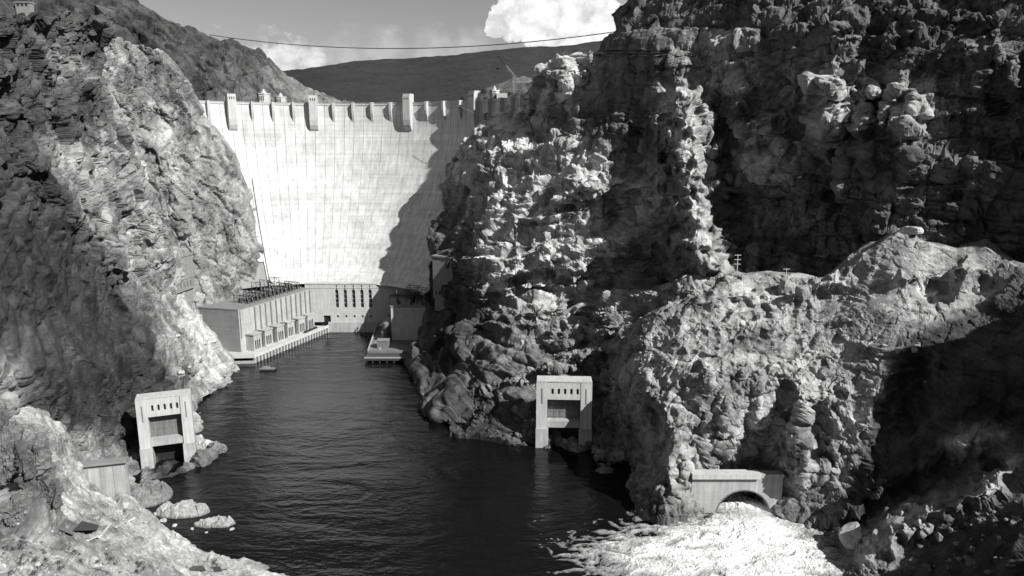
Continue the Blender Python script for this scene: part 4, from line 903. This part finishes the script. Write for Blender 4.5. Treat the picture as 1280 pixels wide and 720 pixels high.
def islet(name, px, py, w, h, dep, tn, lab, seed):
    c = onz(px, py); mpp = (c.y * math.cos(TH) + H * math.sin(TH)) / F; rx, ry = w * mpp / 2, dep * mpp / 2; st_ = .28
    gx = np.arange(-rx * 1.3, rx * 1.3, st_); gy = np.arange(-ry * 1.3, ry * 1.3, st_); GX, GY = np.meshgrid(gx, gy, indexing='ij')
    q = np.stack([GX + c.x, GY + c.y, GX * 0 + seed], -1).reshape(-1, 3); e = 1 - np.hypot(GX / rx, GY / ry) ** 2
    f1, _ = facets(q / 3.1, .8, .3, .2); f2, _ = facets(q / 1.2, .8, .3, .2)
    b1, _ = blocks(q, 3.4, .3, .6, 1, .9); b2, _ = blocks(q, 1.3, .2, 1.1, 1, .9)
    z = np.sign(e) * np.abs(e) ** .7 * h * mpp * .55 + (f1 * .8 + f2 * .25 + b1 * .9 + b2 * .2 + fbm(q / 8, 4, .55, True) * 2.0).reshape(GX.shape) * np.clip(e * 1.5 + .4, 0, 1) - .9
    z = np.maximum(z, -2); me_t = .9 + .3 * fbm(q / 2, 3).reshape(GX.shape)
    o = grid_obj(name, np.stack([GX + c.x, GY + c.y, z], -1), tn * me_t * np.where(z < .5, .5, 1)); del o['kind']; tag(o, lab, 'rock islet'); return o
islet('rock_islet', 228, 640, 70, 20, 34, .42, 'pale low rock islet in the river, the one nearer the bank', 3)
islet('rock_islet', 268, 655, 56, 11, 22, .42, 'pale flat rock islet at the tip, farthest out in the river', 9)
islet('rock_outcrop', 182, 622, 66, 34, 60, .24, 'dark rough rock outcrop at the water below the retaining wall', 15)
for px, py, w in ((205, 652, 8), (218, 658, 6), (240, 662, 5), (196, 643, 7), (258, 666, 4), (290, 662, 5), (212, 634, 6)):
    boulder(px, py, w, w * .6, .5, 'small pale rock awash beside the river islets', 'rocks awash round the islets', loc=onz(px, py), name='shore_rock')
boulder(1071, 673, 34, 34, .46, 'large pale boulder at the edge of the foaming water', loc=onz(1068, 690) + Vector((0, 0, 2.6)), k=2)
boulder(1098, 668, 22, 14, .34, 'smaller boulder wedged beside the big pale one', k=4); boulder(1122, 652, 26, 18, .3, 'broad boulder on the shaded bank above the foam', k=1)
boulder(981, 357, 22, 19, .3, 'dark faced block on the mound top, left of a twin', k=3); boulder(1001, 361, 22, 22, .3, 'tall split block standing on the mound top right of its twin', k=5)
boulder(1136, 287, 26, 14, .5, 'pale rounded boulder crowning the mound summit', k=0)
boulder(948, 360, 13, 9, .34, 'small dark block left of the two split blocks', k=1)
r_ = random.Random(5)
for i, (px, py, w, h, tn) in enumerate(((8, 600, 26, 96, .16), (30, 612, 20, 84, .10), (48, 606, 22, 90, .17), (64, 640, 20, 50, .13), (20, 655, 30, 40, .16), (-8, 575, 26, 90, .15))):
    boulder(px, py - h * .35, w, h, tn, ('tall dark rock column at the left edge of the bluff', 'darkest narrow rock column between two paler ones on the bluff', 'tall rock column third from the left edge on the bluff', 'short broken rock stump right of the columns on the bluff', 'low dark block at the foot of the rock columns', 'rock column cut by the left frame edge')[i], 'rock columns on the near bluff', loc=hit(max(px, 2), py) + Vector((0, 1, 0)), k=i % 6, name='rock_column', cat='rock', dep=w)
def scatter(n, box, wr, tn, lab, grp, ok):
    c = 0
    while c < n:
        px, py = r_.uniform(box[0], box[2]), r_.uniform(box[1], box[3])
        if not ok(px, py): continue
        w = wr[0] + (wr[1] - wr[0]) * r_.random() ** 2.5
        th_ = ('toward the left end', 'about the middle', 'toward the right end')[min(2, int(3 * (px - box[0]) / (box[2] - box[0])))]
        boulder(px, py, w, w * r_.uniform(.55, .9), tn * r_.choice([.7, .85, 1]), ('larger ' if w > wr[0] + .35 * (wr[1] - wr[0]) else 'small ') + lab + ', ' + th_, grp); c += 1
scatter(75, (860, 342, 1160, 480), (3, 9), .4, 'loose broken rock lying on the sunlit upper mound', 'loose rocks on the sunlit mound', lambda x, y: y > 350 and y > 345 + (x - 1030) * -.1)
scatter(50, (640, 360, 900, 520), (3, 8), .36, 'loose rock lodged on the ledges left of the mound', 'loose rocks on the left ledges', lambda x, y: y > 560 - (x - 560) * .6)
scatter(45, (1060, 560, 1275, 715), (4, 13), .26, 'dark loose rock on the shaded right bank', 'loose rocks on the shaded right bank', lambda x, y: y > 760 - (x - 1000) * .55)
scatter(85, (5, 560, 300, 716), (2, 8), .42, 'loose stone on the near left bluff', 'stones on the near bluff', lambda x, y: y > 600 + (x - 60) * .42)
scatter(30, (205, 380, 290, 480), (2, 7), .5, 'pale rubble on the chute below the left cliff', 'rubble on the pale left chute', lambda x, y: y > 390 + (x - 215) * .9 and x > 205)
# ------------------------------------------------------------------ retaining wall
a, b = P(101, 583, 246), P(157, 578, 250); w = Fr(a, b); rt = thing('retaining_wall', 'pale retaining wall with a thick coping between bluff and left cliff', 'retaining wall', (float(a[0]), float(a[1]), 10))
zt_ = zat(583, 246); mb = MB(); w.box(mb, -3, w.len, 0, zt_, -2, 0); mb.build('wall', M['conc'], rt)
mb = MB(); w.box(mb, -3, w.len + .5, zt_ + .003, zt_ + 1.1, -2.2, 1.3); mb.build('coping', M['wing'], rt)
for i in range(4): mb = MB(); w.box(mb, 2 + i * 4.2, 2.3 + i * 4.2, 0, zt_ - .003, .003, .2); mb.build('rib', M['conc'], rt)
# ------------------------------------------------------------------ wires
def cable(pts_, r, m, lab, cat, name='cable'):
    mb = MB()
    for a, b in zip(pts_[:-1], pts_[1:]): mb.tube(a, b, r, n=6)
    return tag(mb.build(name, m), lab, cat)
A_, B_ = pt(262, 43.5, 780), pt(800, 35, 640)
cable([A_.lerp(B_, t) - Vector((0, 0, 4 * 15 * t * (1 - t))) for t in np.linspace(0, 1, 41)], .42, M['steel'], 'thick dark cableway rope sagging across the sky from cliff to cliff', 'cable')
cable([pt(572, 131, 540).lerp(pt(612, 150, 524), t) - Vector((0, 0, 4 * .3 * t * (1 - t))) for t in np.linspace(0, 1, 9)], .13, M['steel_l'], 'thin pale wire running down to the right abutment', 'wire')
# derrick on the right abutment
db = pt(668, 119, 610); dk_ = thing('derrick_crane', 'spindly lattice derrick on the right abutment over the dam crest', 'crane', db)
def lattice(name, a, b, w, m, n=9):
    a, b = Vector(a), Vector(b); d = (b - a).normalized(); x = d.cross(Vector((0, 1, 0))).normalized() * w / 2; y = d.cross(x).normalized() * w / 2; mb = MB()
    cs_ = [x + y, x - y, -x - y, -x + y]
    for c in cs_: mb.bar(a + c, b + c * .5, .22)
    for i in range(n):
        p0, p1 = a.lerp(b, i / n), a.lerp(b, (i + 1) / n)
        for k in range(4): mb.bar(p0 + cs_[k], p1 + cs_[(k + 1) % 4], .13)
    return mb.build(name, m, dk_)
top_ = pt(642, 96, 610); lattice('mast', pt(643, 122, 610), top_, 1.6, M['steel_l']); lattice('mast', pt(672, 124, 610), pt(671, 101, 610), 1.4, M['steel_l'])
lattice('boom', pt(662, 118, 610), pt(622, 70, 617), 1.5, M['steel_l'], 14); lattice('beam', pt(640, 103, 610), pt(673, 102, 610), 1.2, M['steel_l'])
mb = MB(); tip = pt(622, 70, 617)
for q in (pt(672, 101, 610), pt(643, 97, 610), pt(596, 131, 590)): mb.bar(tip, q, .09)
mb.bar(tip, pt(622, 84, 617), .1); mb.build('rigging', M['steel'], dk_)
mb = MB(); q = pt(622, 85, 617); mb.box(q.x - .9, q.x + .9, q.y - .6, q.y + .6, q.z - 1.2, q.z); mb.build('hook_block', M['steel'], dk_)
mb = MB(); q = pt(655, 121, 611); mb.box(q.x - 5, q.x + 5, q.y - 2, q.y + 3, q.z - 3, q.z + .6); mb.build('platform', M['wood'], dk_)
# poles with cross arms
def pole(px, pyb, hpx, Y, lab, arms=2):
    b = pt(px, pyb, Y); s_ = Y / F; h = hpx * s_; t = thing('utility_pole', lab, 'pole', b)
    mb = MB(); mb.tube(b - Vector((0, 0, 2)), b + Vector((0, 0, h)), .22, .15, 8); mb.build('post', M['wood'], t)
    for i in range(arms):
        mb = MB(); z = b.z + h * (.95 - .22 * i); mb.bar((b.x - 1.5, b.y, z), (b.x + 1.5, b.y, z), .22); mb.build('cross_arm', M['wood'], t)
q = hit(921, 345); pole(921, 343, 26, q.y, 'pale pole with cross arms on the mound ridge', 3); pole(982, 352, 17, hit(982, 356).y, 'short thin pole on the mound ridge by the split blocks', 1)
pole(705, 476, 8, 322, 'stub pole standing on top of the right portal', 1)
# pipeline on the right bank
pl = [pt(600, 514, 347), pt(606, 518, 343), pt(616, 520.5, 340), pt(628, 522.5, 336), pt(642, 524, 333), pt(655, 525, 329), pt(668, 524, 326)]
pw = thing('pipeline', 'white pipe curving along the right bank to the portal', 'pipe', pl[0])
mb = MB()
for a, b in zip(pl[:-1], pl[1:]): mb.tube(a, b, .62, n=10)
mb.build('pipe', M['white'], pw)
for a in pl[1:]: mb = MB(); mb.bar(a - Vector((1, 0, .6)), a - Vector((1.2, 0, 9)), .35); mb.bar(a - Vector((-1, 0, .6)), a - Vector((-1.2, 0, 9)), .35); mb.bar(a - Vector((1.4, 0, .9)), a - Vector((-1.4, 0, .9)), .35); mb.build('trestle', M['wood'], pw)
# barge
bc = onz(335, 462.5); bg_ = thing('barge', 'small dark work barge floating off the left quay', 'barge', bc)
mb = MB(); mb.hexa([(bc.x - 4.2, bc.y - 1.9, -.3), (bc.x + 4.2, bc.y - 1.9, -.3), (bc.x + 4.2, bc.y + 1.9, -.3), (bc.x - 4.2, bc.y + 1.9, -.3), (bc.x - 5, bc.y - 2.2, .9), (bc.x + 5, bc.y - 2.2, .9), (bc.x + 5, bc.y + 2.2, .9), (bc.x - 5, bc.y + 2.2, .9)]); mb.build('hull', M['steel'], bg_)
mb = MB(); mb.box(bc.x - 4.6, bc.x + 4.6, bc.y - 1.9, bc.y + 1.9, .903, 1.1); mb.build('deck', M['gate'], bg_)
mb = MB(); mb.box(bc.x - 3, bc.x + 1.2, bc.y - 1.1, bc.y + 1.1, 1.103, 2.1, .1); mb.build('load', M['wing'], bg_)
mb = MB(); mb.box(bc.x - 4.6, bc.x + 4.6, bc.y - 2.0, bc.y - 1.9, 1.7, 1.8); [mb.box(bc.x - 4.6 + i * 2.3, bc.x - 4.5 + i * 2.3, bc.y - 2.0, bc.y - 1.9, 1.1, 1.7) for i in range(5)]; mb.build('rail', M['steel_l'], bg_)
# hut on the skyline top left
hb = hit(28, 16); hb = pt(28, 7, hb.y + 2); hs2 = thing('lookout_hut', 'small flat roofed hut on the top left skyline', 'hut', hb)
mb = MB(); mb.box(hb.x - 5.5, hb.x + 5.5, hb.y, hb.y + 5, hb.z - 9, hb.z + 2.2); mb.build('wall', M['wing'], hs2); mb = MB(); mb.box(hb.x - 6.2, hb.x + 6.2, hb.y - .7, hb.y + 5.7, hb.z + 2.203, hb.z + 2.6); mb.build('roof', M['white'], hs2)
for i in range(3): mb = MB(); mb.box(hb.x - 4.3 + i * 3.2, hb.x - 2.6 + i * 3.2, hb.y - .06, hb.y + .1, hb.z - .4, hb.z + 1.4); mb.build('window', M['dark'], hs2)
# wreckage on the bluff
def slab(name, corners, m, lab, cat, th=.12, grp=None, lift=.5):
    c = [hit(*q) + Vector((0, 0, lift if len(q) < 3 else q[2])) for q in [(x[0], x[1]) for x in corners]]
    mb = MB(); mb.hexa([v - Vector((0, 0, th)) for v in c] + c); return tag(mb.build(name, m), lab, cat, grp)
slab('roof_panel', [(72, 664), (92, 672), (100, 659), (82, 652)], M['roof'], 'grey sheet of a fallen shed roof on the bluff', 'roof panel', .15, 'wrecked shed on the bluff', .8)
slab('roof_panel', [(92, 668), (122, 667), (124, 661), (103, 656)], M['tar'], 'black tar covered sheet of a fallen shed roof on the bluff', 'roof panel', .2, 'wrecked shed on the bluff', 1.2)
for i, (x0, y0, x1, y1) in enumerate(((124, 674, 139, 656), (126, 672, 136, 660), (146, 661, 161, 652), (158, 655, 169, 649), (110, 678, 124, 672))):
    a, b = hit(x0, y0) + Vector((0, 0, .5)), hit(x1, y1) + Vector((0, 0, .5)); mb = MB(); mb.bar(a, b, .5, .2)
    tag(mb.build('plank', M['flag']), ('long white plank leaning right of the fallen roof', 'white plank lying just beside the long one', 'white board left of a matching one on the bluff slope', 'white board farthest right on the bluff slope', 'short white board at the foot of the black roof sheet')[i], 'plank', 'white boards on the bluff')
for i, (x, y, w_) in enumerate(((236, 712, 22), (262, 713, 16), (276, 716, 10))):
    slab('scrap_board', [(x, y + 3), (x + w_, y + 2), (x + w_ * .8, y - 4), (x + w_ * .1, y - 3)], M['tar'], ('largest flat dark board at the lower edge of the bluff', 'middle flat dark board at the lower edge of the bluff', 'smallest flat dark board at the lower edge of the bluff')[i], 'board', .12, 'dark boards at the bluff edge', .35)
# desert scrub
def bush_mesh(seed):
    r = random.Random(seed); V = []; Fc = []
    for i in range(210):
        a = r.uniform(0, 6.28); b = r.uniform(.1, 1.45); rr = r.uniform(.45, 1) ; c = Vector((math.cos(a) * math.sin(b), math.sin(a) * math.sin(b), math.cos(b) * .8 + .05)) * rr
        u = Vector((r.uniform(-1, 1), r.uniform(-1, 1), r.uniform(-1, 1))).normalized() * .09; v = u.cross(c).normalized() * .05; k = len(V)
        V += [tuple(c - u), tuple(c + v), tuple(c + u), tuple(c - v)]; Fc.append((k, k + 1, k + 2, k + 3))
    me = bpy.data.meshes.new('foliage'); me.from_pydata(V, [], Fc); me.materials.append(M['leaf'])
    mb = MB()
    for i in range(9):
        a = r.uniform(0, 6.28); b = r.uniform(.2, 1.2); mb.tube((0, 0, -.1), (math.cos(a) * math.sin(b) * .8, math.sin(a) * math.sin(b) * .8, math.cos(b) * .7), .03, .012, 5)
    ms_ = bpy.data.meshes.new('stem'); ms_.from_pydata(mb.V, [], mb.F); ms_.materials.append(M['wood']); return me, ms_
BM = [bush_mesh(i) for i in range(3)]
def bush(px, py, wpx, lab, grp, loc=None, tall=1.0, name='shrub', cat='shrub'):
    p = loc or hit(px, py); mpp = (p.y * math.cos(TH) + (H - p.z) * math.sin(TH)) / F; t = thing(name, lab + ('' if not grp else ', lower part' if (py > 700 or 420 < py < 500) else ', upper part'), cat, p, grp)
    f_, s_ = BM[r_.randrange(3)]
    for nm, me in (('foliage', f_), ('stem', s_)): o = bpy.data.objects.new(nm, me); C.objects.link(o); o.parent = t
    t.scale = (wpx * mpp / 2,) * 2 + (wpx * mpp / 2 * tall,); t.rotation_euler.z = r_.uniform(0, 6)
c = 0
while c < 46:
    x, y = r_.uniform(2, 200), r_.uniform(672, 719)
    if y < 665 + x * .22: continue
    bush(x, y, r_.uniform(5, 13), 'dark desert shrub on the near bluff', 'shrubs on the near bluff'); c += 1
c = 0
while c < 26:
    x, y = r_.uniform(930, 1130), r_.uniform(370, 470)
    bush(x, y, r_.uniform(3, 7), 'small dark shrub dotting the sunlit mound', 'shrubs on the mound'); c += 1
bush(595, 128, 14, 'wispy scrub tree behind the last crest tower', None, pt(595, 127, 600), 1.6, 'scrub_tree', 'tree'); bush(608, 126, 12, 'wispy scrub tree between crest tower and right intake tower', None, pt(607, 127, 600), 1.4, 'scrub_tree', 'tree')
bush(578, 129, 10, 'wispy scrub tree left of the last crest tower', None, pt(578, 129, 610), 1.9, 'scrub_tree', 'tree')
